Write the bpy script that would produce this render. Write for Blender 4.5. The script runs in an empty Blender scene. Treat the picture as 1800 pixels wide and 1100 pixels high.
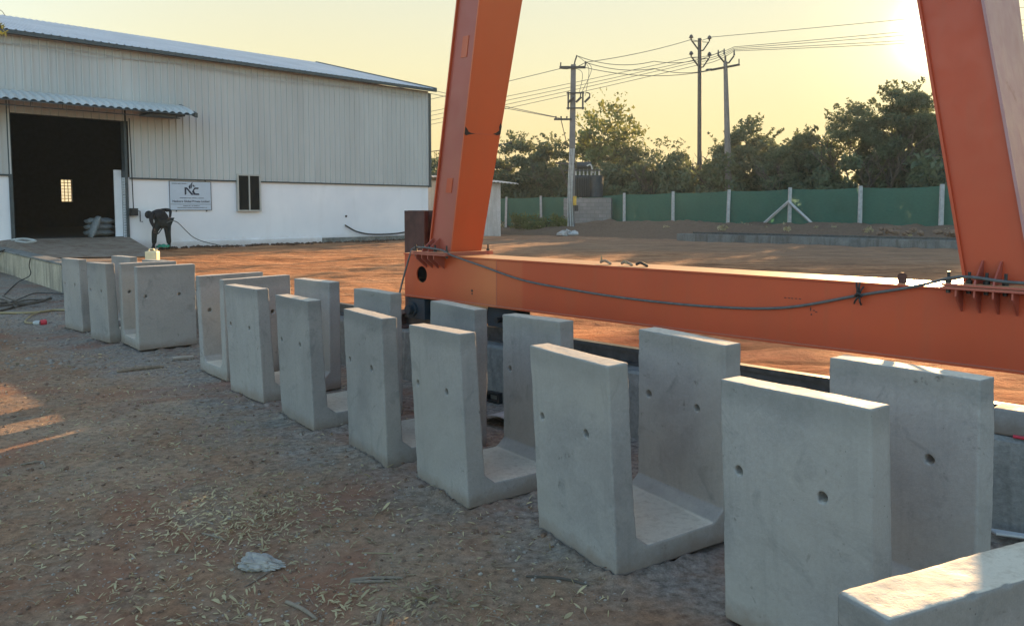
import bpy, bmesh, math, random
import numpy as np
from mathutils import Vector, Matrix
R = math.radians
sc = bpy.context.scene
COL = sc.collection
rng = np.random.default_rng(7)
random.seed(7)

# ------------------------------------------------------------------ camera
F = 1372.0; CX = 900.0; CY = 465.0; HZ = 368.0; CAMZ = 1.65
PITCH = math.atan((CY - HZ) / F)
cam = bpy.data.cameras.new('camera'); cam.sensor_width = 36.0; cam.lens = F / 1800 * 36
cam.shift_y = -(550 - CY) / 1800; cam.clip_end = 3000; cam.clip_start = 0.05
co = bpy.data.objects.new('camera', cam); COL.objects.link(co)
co.location = (0, 0, CAMZ); co.rotation_euler = (math.pi / 2 - PITCH, 0, 0)
sc.camera = co

# ------------------------------------------------------------------ sun and sky
SAZ = R(28.4); SEL = R(11.2)
SDIR = Vector((math.sin(SAZ) * math.cos(SEL), math.cos(SAZ) * math.cos(SEL), math.sin(SEL)))
sl = bpy.data.lights.new('sun', 'SUN'); sl.energy = 4.2; sl.angle = R(0.6); sl.color = (1.0, 0.62, 0.30)
so = bpy.data.objects.new('sun', sl); COL.objects.link(so)
so.rotation_euler = (-SDIR).to_track_quat('-Z', 'Y').to_euler()
W = bpy.data.worlds.new('World'); sc.world = W; W.use_nodes = True
nt = W.node_tree; N = nt.nodes; Lk = nt.links
N.clear()
wo = N.new('ShaderNodeOutputWorld'); bg = N.new('ShaderNodeBackground'); Lk.new(bg.outputs[0], wo.inputs[0])
sky = N.new('ShaderNodeTexSky'); sky.sky_type = 'NISHITA'; sky.sun_disc = False
sky.sun_elevation = SEL; sky.sun_rotation = SAZ; sky.air_density = 1.2; sky.dust_density = 1.0; sky.ozone_density = 1.9
tc = N.new('ShaderNodeTexCoord')
def vdot(vec):
    n = N.new('ShaderNodeVectorMath'); n.operation = 'DOT_PRODUCT'; Lk.new(tc.outputs['Generated'], n.inputs[0]); n.inputs[1].default_value = vec; return n.outputs['Value']
def wmath(op, a, b=None, c=None):
    n = N.new('ShaderNodeMath'); n.operation = op
    for i, v in enumerate((a, b, c)):
        if v is None: continue
        if isinstance(v, (int, float)): n.inputs[i].default_value = v
        else: Lk.new(v, n.inputs[i])
    return n.outputs[0]
def wmix(fac, a, b, mode='MIX'):
    n = N.new('ShaderNodeMix'); n.data_type = 'RGBA'; n.blend_type = mode
    for s, v in ((n.inputs[0], fac), (n.inputs[6], a), (n.inputs[7], b)):
        if isinstance(v, (int, float)): s.default_value = v
        elif isinstance(v, tuple): s.default_value = v + (1,)
        else: Lk.new(v, s)
    return n.outputs[2]
# hazy evening sky: the physical sky, its brightest part flattened by thick haze, with a warm aureole about the sun
SKY_K = 0.15
elev = vdot((0, 0, 1))
sund = vdot(tuple(SDIR))
ramp = N.new('ShaderNodeValToRGB'); Lk.new(wmath('MULTIPLY', wmath('MAXIMUM', elev, 0.0), 2.0), ramp.inputs[0])
ramp.color_ramp.elements[0].position = 0.0; ramp.color_ramp.elements[0].color = (0.94, 0.66, 0.28, 1)
ramp.color_ramp.elements[1].position = 1.0; ramp.color_ramp.elements[1].color = (0.52, 0.62, 0.66, 1)
for p_, c_ in ((0.16, (0.93, 0.74, 0.36)), (0.34, (0.89, 0.83, 0.53)), (0.58, (0.76, 0.80, 0.68))):
    e_ = ramp.color_ramp.elements.new(p_); e_.color = c_ + (1,)
face = wmath('SMOOTH_MIN', wmath('MULTIPLY', wmath('ADD', wmath('MULTIPLY', vdot((math.sin(SAZ), math.cos(SAZ), 0)), 1.0), 0.15), 1.35), 1.0, 0.3)
face = wmath('MAXIMUM', face, 0.0)
glow1 = wmath('MULTIPLY', wmath('POWER', wmath('MAXIMUM', sund, 0.0), 2200.0), 1.5)
glow2 = wmath('MULTIPLY', wmath('POWER', wmath('MAXIMUM', sund, 0.0), 220.0), 0.15)
glow3 = wmath('MULTIPLY', wmath('POWER', wmath('MAXIMUM', sund, 0.0), 14.0), 0.02)
hazecol = wmix(1.0, ramp.outputs[0], (.325, .322, .315), 'MULTIPLY')
gl = wmix(1.0, wmix(1.0, (1.0, 0.86, 0.48), glow2, 'MULTIPLY'), wmix(1.0, (1.0, 0.93, 0.7), glow1, 'MULTIPLY'), 'ADD')
gl = wmix(1.0, gl, wmix(1.0, (1.0, 0.72, 0.28), glow3, 'MULTIPLY'), 'ADD')
hz = wmix(1.0, hazecol, gl, 'ADD')
# physical sky (strength SKY_K) away from the sun
nis = wmix(1.0, sky.outputs[0], (SKY_K, SKY_K, SKY_K), 'MULTIPLY')
NIS_DEBUG = False
outc = nis if NIS_DEBUG else wmix(face, nis, hz)
Lk.new(outc, bg.inputs[0]); bg.inputs[1].default_value = 1.0
vs = sc.view_settings; vs.view_transform = 'Standard'; vs.look = 'None'; vs.gamma = 1; vs.exposure = 1.70; vs.use_curve_mapping = False
sc.cycles.max_bounces = 7; sc.cycles.transparent_max_bounces = 24; sc.cycles.diffuse_bounces = 4
sc.cycles.use_denoising = True

# ------------------------------------------------------------------ frames
def P(u, v, Y):                      # a point Y metres ahead
    c, s = math.cos(PITCH), math.sin(PITCH); b = (CY - v) / F
    d = ((u - CX) / F, c + b * s, -s + b * c); k = Y / d[1]
    return Vector((d[0] * k, Y, CAMZ + d[2] * k))
def G(u, v, z=0.0):                  # a point on the level z
    c, s = math.cos(PITCH), math.sin(PITCH); b = (CY - v) / F
    d = ((u - CX) / F, c + b * s, -s + b * c); k = (z - CAMZ) / d[2]
    return Vector((d[0] * k, d[1] * k, z))
BO = Vector((-1.0416, 7.5606, 0)); DD = Vector((0.7099, -0.7043, 0)); NN = Vector((0.7043, 0.7099, 0))
def B(s, t, z): return BO + DD * s + NN * t + Vector((0, 0, z))       # crane / rail frame
WO = Vector((-10.192, 22.900, 0)); WS = Vector((0.70444, 0.70976, 0)); WN = Vector((-0.70976, 0.70444, 0))
def H(s, d, z): return WO + WS * s + WN * d + Vector((0, 0, z))       # warehouse frame
YZ = 0.5                             # yard level

# ------------------------------------------------------------------ mesh helpers
class MB:
    def __init__(s): s.v = []; s.f = []; s.m = []; s.cur = 0
    def add(s, vs_, fs):
        o = len(s.v); s.v += [tuple(p) for p in vs_]; s.f += [tuple(i + o for i in q) for q in fs]; s.m += [s.cur] * len(fs); return s
    def hexa(s, c):  # 8 corners: bottom 4 ccw, top 4 ccw
        return s.add(c, [(3, 2, 1, 0), (4, 5, 6, 7), (0, 1, 5, 4), (1, 2, 6, 5), (2, 3, 7, 6), (3, 0, 4, 7)])
    def fbox(s, fr, a0, a1, b0, b1, z0, z1):
        return s.hexa([fr(a0, b0, z0), fr(a1, b0, z0), fr(a1, b1, z0), fr(a0, b1, z0), fr(a0, b0, z1), fr(a1, b0, z1), fr(a1, b1, z1), fr(a0, b1, z1)])
    def box(s, c, sx, sy, sz, rot=0, M=None):
        M = M or Matrix.Rotation(rot, 3, 'Z'); c = Vector(c); q = []
        for z in (-1, 1):
            for x, y in ((-1, -1), (1, -1), (1, 1), (-1, 1)): q.append(c + M @ Vector((x * sx / 2, y * sy / 2, z * sz / 2)))
        return s.hexa(q)
    def prism(s, pts, off):          # polygon pts extruded by vector off
        n = len(pts); off = Vector(off); a = [Vector(p) for p in pts]
        return s.add(a + [p + off for p in a], [tuple(range(n))[::-1], tuple(range(n, 2 * n))] + [(i, (i + 1) % n, (i + 1) % n + n, i + n) for i in range(n)])
    def tube(s, pts, r, n=8, caps=True):
        pts = [Vector(p) for p in pts]; rs = r if hasattr(r, '__len__') else [r] * len(pts); rings = []
        t0 = (pts[1] - pts[0]).normalized(); up = Vector((0, 0, 1)) if abs(t0.z) < .9 else Vector((1, 0, 0)); u = t0.cross(up).normalized()
        for i, p in enumerate(pts):
            t = (pts[min(i + 1, len(pts) - 1)] - pts[max(i - 1, 0)]).normalized(); u = (u - t * u.dot(t)).normalized(); w = t.cross(u)
            rings.append([p + (u * math.cos(2 * math.pi * k / n) + w * math.sin(2 * math.pi * k / n)) * rs[i] for k in range(n)])
        fs = []
        for i in range(len(pts) - 1):
            for k in range(n):
                a = i * n + k; b = i * n + (k + 1) % n; fs.append((a, b, b + n, a + n))
        if caps: fs += [tuple(range(n))[::-1], tuple(range((len(pts) - 1) * n, len(pts) * n))]
        return s.add([q for r_ in rings for q in r_], fs)
    def grid(s, X, Y, Z):            # 2-d arrays
        n, m = X.shape; vs_ = np.stack([X, Y, Z], -1).reshape(-1, 3).tolist()
        return s.add(vs_, [(i * m + j, (i + 1) * m + j, (i + 1) * m + j + 1, i * m + j + 1) for i in range(n - 1) for j in range(m - 1)])
def mk(name, mb, mats, parent=None, smooth=False, loc=None, bevel=0):
    me = bpy.data.meshes.new(name)
    o = bpy.data.objects.new(name, me); COL.objects.link(o)
    org = Vector((0, 0, 0))
    if parent is not None:
        o.parent = parent; q = parent
        while q is not None: org += q.location; q = q.parent
    elif loc is not None: org = Vector(loc); o.location = org
    me.from_pydata([(p[0] - org[0], p[1] - org[1], p[2] - org[2]) for p in mb.v], [], mb.f)
    mats = mats if isinstance(mats, (list, tuple)) else [mats]
    for m in mats: me.materials.append(m)
    if len(mats) > 1: me.polygons.foreach_set('material_index', mb.m)
    if smooth: me.polygons.foreach_set('use_smooth', [True] * len(me.polygons))
    me.update()
    if bevel:
        b = o.modifiers.new('bevel', 'BEVEL'); b.width = bevel; b.segments = 2; b.limit_method = 'ANGLE'
    return o
def tag(o, label=None, cat=None, group=None, kind=None):
    if label: o['label'] = label
    if cat: o['category'] = cat
    if group: o['group'] = group
    if kind: o['kind'] = kind
    return o
def thing(name, loc, label, cat, group=None):
    o = bpy.data.objects.new(name, None); COL.objects.link(o); o.location = loc; o.empty_display_size = .1
    return tag(o, label, cat, group)
def dup(root, loc, label=None, group=None):
    r = root.copy(); COL.objects.link(r); r.location = loc
    if label: r['label'] = label
    if group: r['group'] = group
    for ch in root.children:
        c = ch.copy(); COL.objects.link(c); c.parent = r
        for g in ch.children:
            d = g.copy(); COL.objects.link(d); d.parent = c
    return r

# ------------------------------------------------------------------ value noise for meshes
def vnoise(X, Y, sc_, seed=0):
    r = np.random.default_rng(seed); T = r.random((256, 256)); x = X * sc_ + 1000; y = Y * sc_ + 1000
    xi = np.floor(x).astype(int); yi = np.floor(y).astype(int); fx = x - xi; fy = y - yi
    fx = fx * fx * (3 - 2 * fx); fy = fy * fy * (3 - 2 * fy)
    g = lambda a, b: T[a % 256, b % 256]
    return (g(xi, yi) * (1 - fx) + g(xi + 1, yi) * fx) * (1 - fy) + (g(xi, yi + 1) * (1 - fx) + g(xi + 1, yi + 1) * fx) * fy - .5

# ------------------------------------------------------------------ material helpers
class NT:
    def __init__(s, name):
        s.m = bpy.data.materials.new(name); s.m.use_nodes = True; s.n = s.m.node_tree.nodes; s.l = s.m.node_tree.links
        s.b = s.n['Principled BSDF']; s.out = s.n['Material Output']; s.tc = s.n.new('ShaderNodeTexCoord'); s.geo = s.n.new('ShaderNodeNewGeometry')
    def set(s, sock, v):
        if isinstance(v, (int, float)): sock.default_value = v
        elif isinstance(v, tuple): sock.default_value = v + (1,) if len(v) == 3 and sock.type == 'RGBA' else v
        else: s.l.new(v, sock)
    def pos(s, scale=(1, 1, 1), rot=(0, 0, 0), obj=False):
        m = s.n.new('ShaderNodeMapping'); s.l.new(s.tc.outputs['Object'] if obj else s.geo.outputs['Position'], m.inputs[0]); m.inputs['Scale'].default_value = scale; m.inputs['Rotation'].default_value = rot; return m.outputs[0]
    def noise(s, vec, scale, detail=4, rough=.55, dist=0.0):
        n = s.n.new('ShaderNodeTexNoise'); s.l.new(vec, n.inputs['Vector']); n.inputs['Scale'].default_value = scale; n.inputs['Detail'].default_value = detail
        n.inputs['Roughness'].default_value = rough; n.inputs['Distortion'].default_value = dist; return n.outputs['Fac']
    def voro(s, vec, scale, feat='F1', out='Distance'):
        n = s.n.new('ShaderNodeTexVoronoi'); n.feature = feat; s.l.new(vec, n.inputs['Vector']); n.inputs['Scale'].default_value = scale; return n.outputs[out]
    def ramp(s, fac, *st):
        n = s.n.new('ShaderNodeValToRGB'); s.l.new(fac, n.inputs[0]); e = n.color_ramp.elements
        while len(e) < len(st): e.new(.5)
        for i, (p, c) in enumerate(st):
            e[i].position = p; e[i].color = ((c, c, c) if isinstance(c, (int, float)) else c) + (1,)
        return n.outputs[0]
    def mix(s, fac, a, b, mode='MIX'):
        n = s.n.new('ShaderNodeMix'); n.data_type = 'RGBA'; n.blend_type = mode; s.set(n.inputs[0], fac); s.set(n.inputs[6], a); s.set(n.inputs[7], b); return n.outputs[2]
    def math(s, op, a, b=None, c=None):
        n = s.n.new('ShaderNodeMath'); n.operation = op
        for i, v in enumerate((a, b, c)):
            if v is not None: s.set(n.inputs[i], v)
        return n.outputs[0]
    def dot(s, v, obj=False):
        n = s.n.new('ShaderNodeVectorMath'); n.operation = 'DOT_PRODUCT'; s.l.new(s.tc.outputs['Object'] if obj else s.geo.outputs['Position'], n.inputs[0]); n.inputs[1].default_value = v; return n.outputs['Value']
    def sep(s, obj=False):
        n = s.n.new('ShaderNodeSeparateXYZ'); s.l.new(s.tc.outputs['Object'] if obj else s.geo.outputs['Position'], n.inputs[0]); return n.outputs
    def rnd(s):
        n = s.n.new('ShaderNodeObjectInfo'); return n.outputs['Random']
    def bump(s, h, st=.5, dist=.01):
        n = s.n.new('ShaderNodeBump'); s.l.new(h, n.inputs['Height']); n.inputs['Strength'].default_value = st; n.inputs['Distance'].default_value = dist; s.l.new(n.outputs[0], s.b.inputs['Normal']); return n
    def done(s, col, rough=.7, metal=0.0, spec=.5):
        s.set(s.b.inputs['Base Color'], col); s.set(s.b.inputs['Roughness'], rough); s.set(s.b.inputs['Metallic'], metal); s.b.inputs['Specular IOR Level'].default_value = spec; return s.m
def plain(name, col, rough=.6, metal=0.0, vary=.25, scale=6.0, bump=0.0, spec=.5):
    t = NT(name); p = t.pos(obj=True); n = t.noise(p, scale, 5, .6)
    k = t.ramp(n, (.3, 1 - vary), (.7, 1 + vary * .6)); c = t.mix(1.0, col, k, 'MULTIPLY')
    if bump: t.bump(t.noise(p, scale * 8, 4), .4, bump)
    return t.done(c, rough, metal, spec)

# precast concrete (object space; every casting differs through its random value)
def mat_precast():
    t = NT('precast_concrete'); r = t.rnd()
    mp = t.n.new('ShaderNodeMapping'); t.l.new(t.tc.outputs['Object'], mp.inputs[0]); cb = t.n.new('ShaderNodeCombineXYZ')
    for i, k in enumerate((37., 23., 11.)): t.l.new(t.math('MULTIPLY', r, k), cb.inputs[i])
    t.l.new(cb.outputs[0], mp.inputs['Location']); p = mp.outputs[0]
    big = t.noise(p, 1.9, 3, .5, .5); mid = t.noise(p, 6.5, 5, .62, .8); fine = t.noise(p, 60, 4, .7); grit = t.noise(p, 260, 2, .6)
    c = t.ramp(big, (.3, (.24, .23, .22)), (.5, (.285, .272, .256)), (.7, (.33, .312, .288)))
    c = t.mix(t.ramp(mid, (.42, 0.), (.62, .5)), c, (.32, .305, .285))
    c = t.mix(t.ramp(t.noise(p, 3.6, 6, .7, 1.5), (.56, 0.), (.68, .5)), c, (.145, .147, .143))
    zz = t.sep(True)[2]; wob = t.math('MULTIPLY', t.math('SUBTRACT', t.noise(p, 5, 3), .5), .10)
    topd = t.ramp(t.math('ADD', zz, wob), (.86, 0.), (.93, .45)); c = t.mix(topd, c, (.14, .145, .14))
    stain = t.math('MULTIPLY', t.ramp(t.noise(p, 4.3, 4, .7, 2.0), (.63, 0.), (.70, .7)), t.ramp(t.noise(p, 45, 3), (.45, 0.), (.6, 1.)))
    c = t.mix(stain, c, (.06, .05, .04))
    c = t.mix(1.0, c, t.ramp(fine, (.3, .90), (.7, 1.06)), 'MULTIPLY'); c = t.mix(1.0, c, t.ramp(grit, (.3, .92), (.7, 1.05)), 'MULTIPLY')
    # the upper faces are lighter, sandy coloured and pitted
    nz = t.n.new('ShaderNodeSeparateXYZ'); t.l.new(t.geo.outputs['Normal'], nz.inputs[0]); up = t.ramp(nz.outputs[2], (.75, 0.), (.95, 1.))
    dusty = t.ramp(t.noise(p, 26, 5, .75), (.3, (.44, .38, .30)), (.55, (.62, .56, .46)), (.75, (.50, .45, .37))); c = t.mix(up, c, dusty)
    c = t.mix(t.ramp(t.noise(p, 1.5, 2, .4), (.45, 0.), (.6, .35)), c, (.33, .31, .27))
    run = t.n.new('ShaderNodeMapping'); t.l.new(p, run.inputs[0]); run.inputs['Scale'].default_value = (11, 11, .9)
    c = t.mix(t.math('MULTIPLY', t.ramp(t.noise(run.outputs[0], 1.6, 4, .6), (.54, 0.), (.75, .25)), t.math('SUBTRACT', 1.0, up)), c, (.15, .15, .14))
    low = t.ramp(t.math('ADD', zz, t.math('MULTIPLY', t.math('SUBTRACT', t.noise(p, 9, 4, .7), .5), .16)), (.02, .75), (.10, 0.)); c = t.mix(low, c, (.20, .155, .12))
    c = t.mix(1.0, c, t.ramp(r, (0., .86), (1., 1.13)), 'MULTIPLY')
    pit = t.ramp(t.voro(p, 30), (.045, .75), (.075, 0.)); pit = t.math('MULTIPLY', pit, t.ramp(t.noise(p, 5, 2), (.5, 0.), (.58, 1.))); c = t.mix(pit, c, (.07, .07, .065))
    pores = t.ramp(t.voro(p, 70), (.0, 0.), (.16, 1.))
    hh = t.math('ADD', t.math('MULTIPLY', mid, 1.2), t.math('ADD', t.math('MULTIPLY', fine, .55), t.math('MULTIPLY', pores, .12)))
    t.bump(t.math('ADD', hh, t.math('MULTIPLY', grit, .12)), .45, .006)
    return t.done(c, t.ramp(mid, (.3, .62), (.7, .85)), 0, .35)

def mat_soil():
    t = NT('trodden_soil'); p = t.pos(); tt = t.math('SUBTRACT', t.dot(tuple(NN)), 4.60)     # distance (negative) from the wall face
    big = t.noise(p, .55, 4, .55, .4); mid = t.noise(p, 3.2, 6, .65, .5); fine = t.noise(p, 22, 6, .7); gr = t.noise(p, 110, 4, .7)
    c = t.ramp(big, (.35, (.215, .115, .065)), (.55, (.30, .185, .112)), (.7, (.39, .27, .175)))
    c = t.mix(t.ramp(mid, (.4, 0.), (.65, .75)), c, (.25, .195, .14))
    # cement dust near the castings
    d = t.math('ADD', tt, t.math('MULTIPLY', t.math('SUBTRACT', t.noise(p, 1.3, 5, .65), .5), 1.8))
    cem = t.math('MULTIPLY', t.ramp(t.math('MULTIPLY', t.math('ADD', d, 5.0), .2), (.565, 0.), (.68, .75)), t.ramp(t.noise(p, 5, 6, .7), (.28, .25), (.55, 1.)))
    c = t.mix(cem, c, t.ramp(fine, (.3, (.17, .168, .155)), (.7, (.28, .275, .25))))
    c = t.mix(1.0, c, t.ramp(fine, (.30, .52), (.5, 1.0), (.70, 1.33)), 'MULTIPLY'); c = t.mix(1.0, c, t.ramp(gr, (.3, .75), (.7, 1.2)), 'MULTIPLY')
    chips = t.ramp(t.voro(p, 38, 'F1'), (.0, 1.), (.10, 0.)); c = t.mix(t.math('MULTIPLY', chips, t.ramp(t.noise(p, 9, 3), (.5, 0.), (.56, .8))), c, (.42, .38, .32))
    pk = t.ramp(t.noise(p, 1.6, 4, .6), (.35, (.12,) * 3), (.62, (1.0,) * 3)); red = t.ramp(t.noise(p, .9, 3, .5, 1.0), (.52, 0.), (.66, .6)); c = t.mix(red, c, (.25, .11, .065))
    t.bump(t.math('ADD', t.math('MULTIPLY', t.math('MULTIPLY', fine, pk), 1.0), t.math('ADD', t.math('MULTIPLY', t.math('MULTIPLY', gr, pk), .45), t.math('MULTIPLY', mid, 1.0))), .6, .015)
    return t.done(c, .95, 0, .2)
def mat_yard():
    t = NT('red_laterite_yard'); p = t.pos(); ps = t.pos((.22, 1.0, 1.0), (0, 0, R(8)))
    big = t.noise(p, .12, 3, .5); st = t.noise(ps, 3.4, 7, .72, .6); fine = t.noise(p, 9, 6, .7); vf = t.noise(p, 45, 4, .7)
    c = t.ramp(st, (.30, (.25, .09, .038)), (.48, (.50, .215, .092)), (.68, (.70, .36, .18)))
    c = t.mix(t.ramp(big, (.35, 0.), (.7, .5)), c, (.36, .22, .13))
    rut = t.noise(t.pos((.14, 1.5, 1.0), (0, 0, R(11))), 3.0, 6, .7, .3); c = t.mix(1.0, c, t.ramp(rut, (.36, (.45, .42, .42)), (.52, 1.0), (.7, 1.15)), 'MULTIPLY')
    c = t.mix(1.0, c, t.ramp(fine, (.3, .7), (.7, 1.2)), 'MULTIPLY')
    tt = t.dot(tuple(NN)); far = t.ramp(t.math('MULTIPLY', t.math('ADD', tt, t.math('MULTIPLY', big, 8.0)), .02), (.30, 0.), (.46, .7)); c = t.mix(far, c, t.ramp(st, (.3, (.20, .135, .095)), (.7, (.29, .205, .15)))); bank = t.ramp(t.math('MULTIPLY', t.math('SUBTRACT', tt, BO.dot(NN)), .02), (.418, 0.), (.424, .85)); c = t.mix(bank, c, t.ramp(fine, (.3, (.10, .07, .05)), (.7, (.19, .135, .10))))  # far soil darkened in place of tree shade; the bank is dug earth
    t.bump(t.math('ADD', st, t.math('ADD', t.math('MULTIPLY', fine, .5), t.math('MULTIPLY', vf, .18))), .9, .10)
    return t.done(c, .95, 0, .1)
def mat_orange(name, col, coat=.0):
    t = NT(name); p = t.pos(obj=True); big = t.noise(p, 1.2, 3, .5); mid = t.noise(p, 7, 5, .65, .6); st = t.noise(t.pos((7, 7, .8), obj=True), 2.0, 5, .6)
    c = t.mix(1.0, col, t.ramp(big, (.3, .90), (.7, 1.1)), 'MULTIPLY')
    c = t.mix(t.ramp(st, (.5, 0.), (.75, .22)), c, (.30, .085, .035))
    c = t.mix(t.ramp(t.noise(p, 2.3, 6, .75, 1.0), (.66, 0.), (.74, .5)), c, (.20, .04, .018))
    if name.startswith('orange_red'):
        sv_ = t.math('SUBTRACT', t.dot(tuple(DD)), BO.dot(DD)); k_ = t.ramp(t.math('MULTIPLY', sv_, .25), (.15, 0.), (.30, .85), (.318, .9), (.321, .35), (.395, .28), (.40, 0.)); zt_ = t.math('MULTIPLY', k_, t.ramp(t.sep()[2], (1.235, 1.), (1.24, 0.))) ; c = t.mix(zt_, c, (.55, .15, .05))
        c = t.mix(t.math('MULTIPLY', t.ramp(t.noise(t.pos((14, 14, .7)), 1.5, 5, .7), (.62, 0.), (.74, .4)), t.ramp(t.noise(t.pos(), 1.1, 3), (.5, 0.), (.65, 1.))), c, (.17, .05, .03))
    c = t.mix(t.ramp(t.noise(t.pos((1, 1, 1)), 38, 3, .8), (.70, 0.), (.76, .55)), c, (.12, .045, .03))
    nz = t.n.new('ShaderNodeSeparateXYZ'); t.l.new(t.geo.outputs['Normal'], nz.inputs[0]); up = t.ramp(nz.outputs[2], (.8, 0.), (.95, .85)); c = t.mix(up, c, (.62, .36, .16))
    t.bump(t.math('ADD', big, t.math('MULTIPLY', mid, .15)), .10, .01)
    return t.done(c, t.ramp(mid, (.3, .36), (.7, .52)), 0, .5)
def mat_wallconc(name, c1, c2, c3, s=2.0):
    t = NT(name); p = t.pos(); a = t.noise(p, s, 6, .7, .8); v = t.noise(t.pos((3, 3, .5)), s, 5, .65, .5); f = t.noise(p, 35, 4, .7)
    c = t.ramp(a, (.3, c1), (.7, c2)); c = t.mix(t.ramp(v, (.45, 0.), (.68, .8)), c, c3); c = t.mix(1.0, c, t.ramp(f, (.3, .8), (.7, 1.15)), 'MULTIPLY')
    t.bump(t.math('ADD', t.math('MULTIPLY', a, .7), f), .5, .012); return t.done(c, .9, 0, .25)
def mat_plaster():
    t = NT('whitewashed_plaster'); p = t.pos(); z = t.sep()[2]
    c = t.ramp(t.noise(p, .6, 4, .55), (.3, (.74, .76, .80)), (.7, (.86, .86, .88)))
    dirt = t.math('MULTIPLY', t.ramp(t.math('ADD', z, t.math('MULTIPLY', t.noise(p, 2.5, 5, .7), .5)), (.62, .0), (.9, .0)), 1.0)
    c = t.mix(t.ramp(t.noise(t.pos((2, 2, .35)), 1.4, 5, .6), (.55, 0.), (.8, .25)), c, (.60, .60, .60))
    low = t.ramp(t.math('SUBTRACT', z, t.math('MULTIPLY', t.noise(p, 3.0, 5, .7), .35)), (.38, .55), (.62, 0.)); c = t.mix(low, c, (.42, .34, .29))
    t.bump(t.noise(p, 6, 5, .6), .2, .01); return t.done(c, .85, 0, .3)
def mat_sheet(name, col, dirt):
    t = NT(name); p = t.pos(); c = t.ramp(t.noise(t.pos((1.2, 1.2, .25)), .8, 4, .6), (.3, tuple(k * .9 for k in col)), (.7, tuple(k * 1.08 for k in col)))
    c = t.mix(t.ramp(t.noise(t.pos((5, 5, .4)), 1.1, 5, .65), (.58, 0.), (.8, .16)), c, dirt)
    fl_ = t.math('FLOOR', t.math('MULTIPLY', t.dot(tuple(WS)), .95)); wn_ = t.n.new('ShaderNodeTexWhiteNoise'); wn_.noise_dimensions = '1D'; t.l.new(fl_, wn_.inputs['W']); c = t.mix(1.0, c, t.ramp(wn_.outputs['Value'], (0., .96), (1., 1.04)), 'MULTIPLY')
    return t.done(c, .62, .0, .4)
M_PRE = mat_precast(); M_SOIL = mat_soil(); M_YARD = mat_yard()
M_OR = mat_orange('orange_red_primer_paint', (.45, .060, .016)); M_ORL = mat_orange('pinkish_orange_paint', (.36, .085, .058))  # second colour is duller and pinker, for leg one's web and fittings
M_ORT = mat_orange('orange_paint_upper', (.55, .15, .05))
M_PNK = mat_orange('pinkish_flange', (.38, .20, .20)); M_RAILC = mat_wallconc('weathered_wall_concrete', (.15, .155, .15), (.30, .30, .28), (.10, .10, .09))  # paler greyish pink for the outer flange of leg two
M_LOWW = mat_wallconc('cream_low_wall', (.42, .36, .27), (.55, .48, .36), (.20, .18, .15))  # cream wall colour with darker upright streaks
M_PLAST = mat_plaster()
M_CLAD = mat_sheet('grey_wall_sheet', (.50, .52, .51), (.34, .31, .27)); M_ROOF = mat_sheet('bluish_roof_sheet', (.46, .475, .50), (.37, .38, .40))
M_TRIM = plain('dark_trim_sheet', (.055, .075, .085), .5, .2); M_DARK = plain('dark_steel', (.035, .037, .04), .5, .5)
M_RUST = plain('rusty_brown_steel', (.085, .042, .035), .75, .3, .4, 9, .004); M_RAIL = plain('worn_rail_steel', (.10, .105, .11), .5, .7, .4, 12)
M_BLUE = plain('dark_blue_machine_paint', (.018, .032, .045), .6, .1); M_BLACK = plain('black_rubber', (.018, .018, .018), .6)
M_ROPE = plain('grey_cable', (.10, .105, .105), .7, 0, .3, 30); M_WHITE = plain('white_paint', (.72, .74, .76), .5, 0, .06)
M_GLASS = plain('dark_window_glass', (.004, .008, .011), .55, 0, .1, spec=.1); M_FRAME = plain('aluminium_frame', (.42, .43, .43), .4, .4, .1)
M_APRON = mat_wallconc('dusty_apron_concrete', (.20, .16, .125), (.31, .26, .215), (.17, .11, .075), 1.2)
M_BRICK = None
M_PSC = plain('pole_concrete', (.17, .155, .15), .85, 0, .25, 3, .004); M_POST = plain('fence_post_concrete', (.42, .41, .40), .85, 0, .25, 8, .004)
M_DPOLE = plain('dark_steel_pole', (.07, .06, .055), .6, .3); M_WIRE = plain('overhead_wire', (.08, .085, .09), .6, .3); M_INS = plain('brown_porcelain', (.05, .04, .04), .3)
M_CLOTH = plain('dark_work_clothes', (.010, .012, .018), .9, 0, .3, 14); M_TROUS = plain('dark_trousers', (.012, .017, .017), .9, 0, .3, 14)
M_HAIR = plain('black_hair', (.008, .007, .007), .6); M_SKIN = plain('brown_skin', (.12, .06, .04), .6, 0, .1)
M_SACK = plain('grey_woven_sack', (.20, .22, .225), .85, 0, .3, 18, .004); M_CREAM = plain('cream_plastic', (.70, .62, .38), .5, 0, .15)
M_GREENC = plain('green_cloth', (.03, .26, .16), .8); M_YHOSE = plain('yellow_hose', (.30, .23, .11), .5, 0, .2)
M_RED = plain('red_plastic', (.55, .03, .05), .4); M_GREYP = plain('grey_plastic', (.45, .47, .46), .5); M_YEL = plain('yellow_paint', (.60, .36, .04), .5)
M_TWIG = plain('dry_wood', (.24, .19, .14), .9, 0, .35, 20, .003); M_BARK = plain('tree_bark', (.085, .07, .055), .9, 0, .3, 5)
M_BAG = plain('dirty_grey_plastic_bag', (.33, .31, .28), .55, 0, .3, 12, .004); M_LGREY = plain('asbestos_sheet', (.42, .43, .42), .8)
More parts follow.
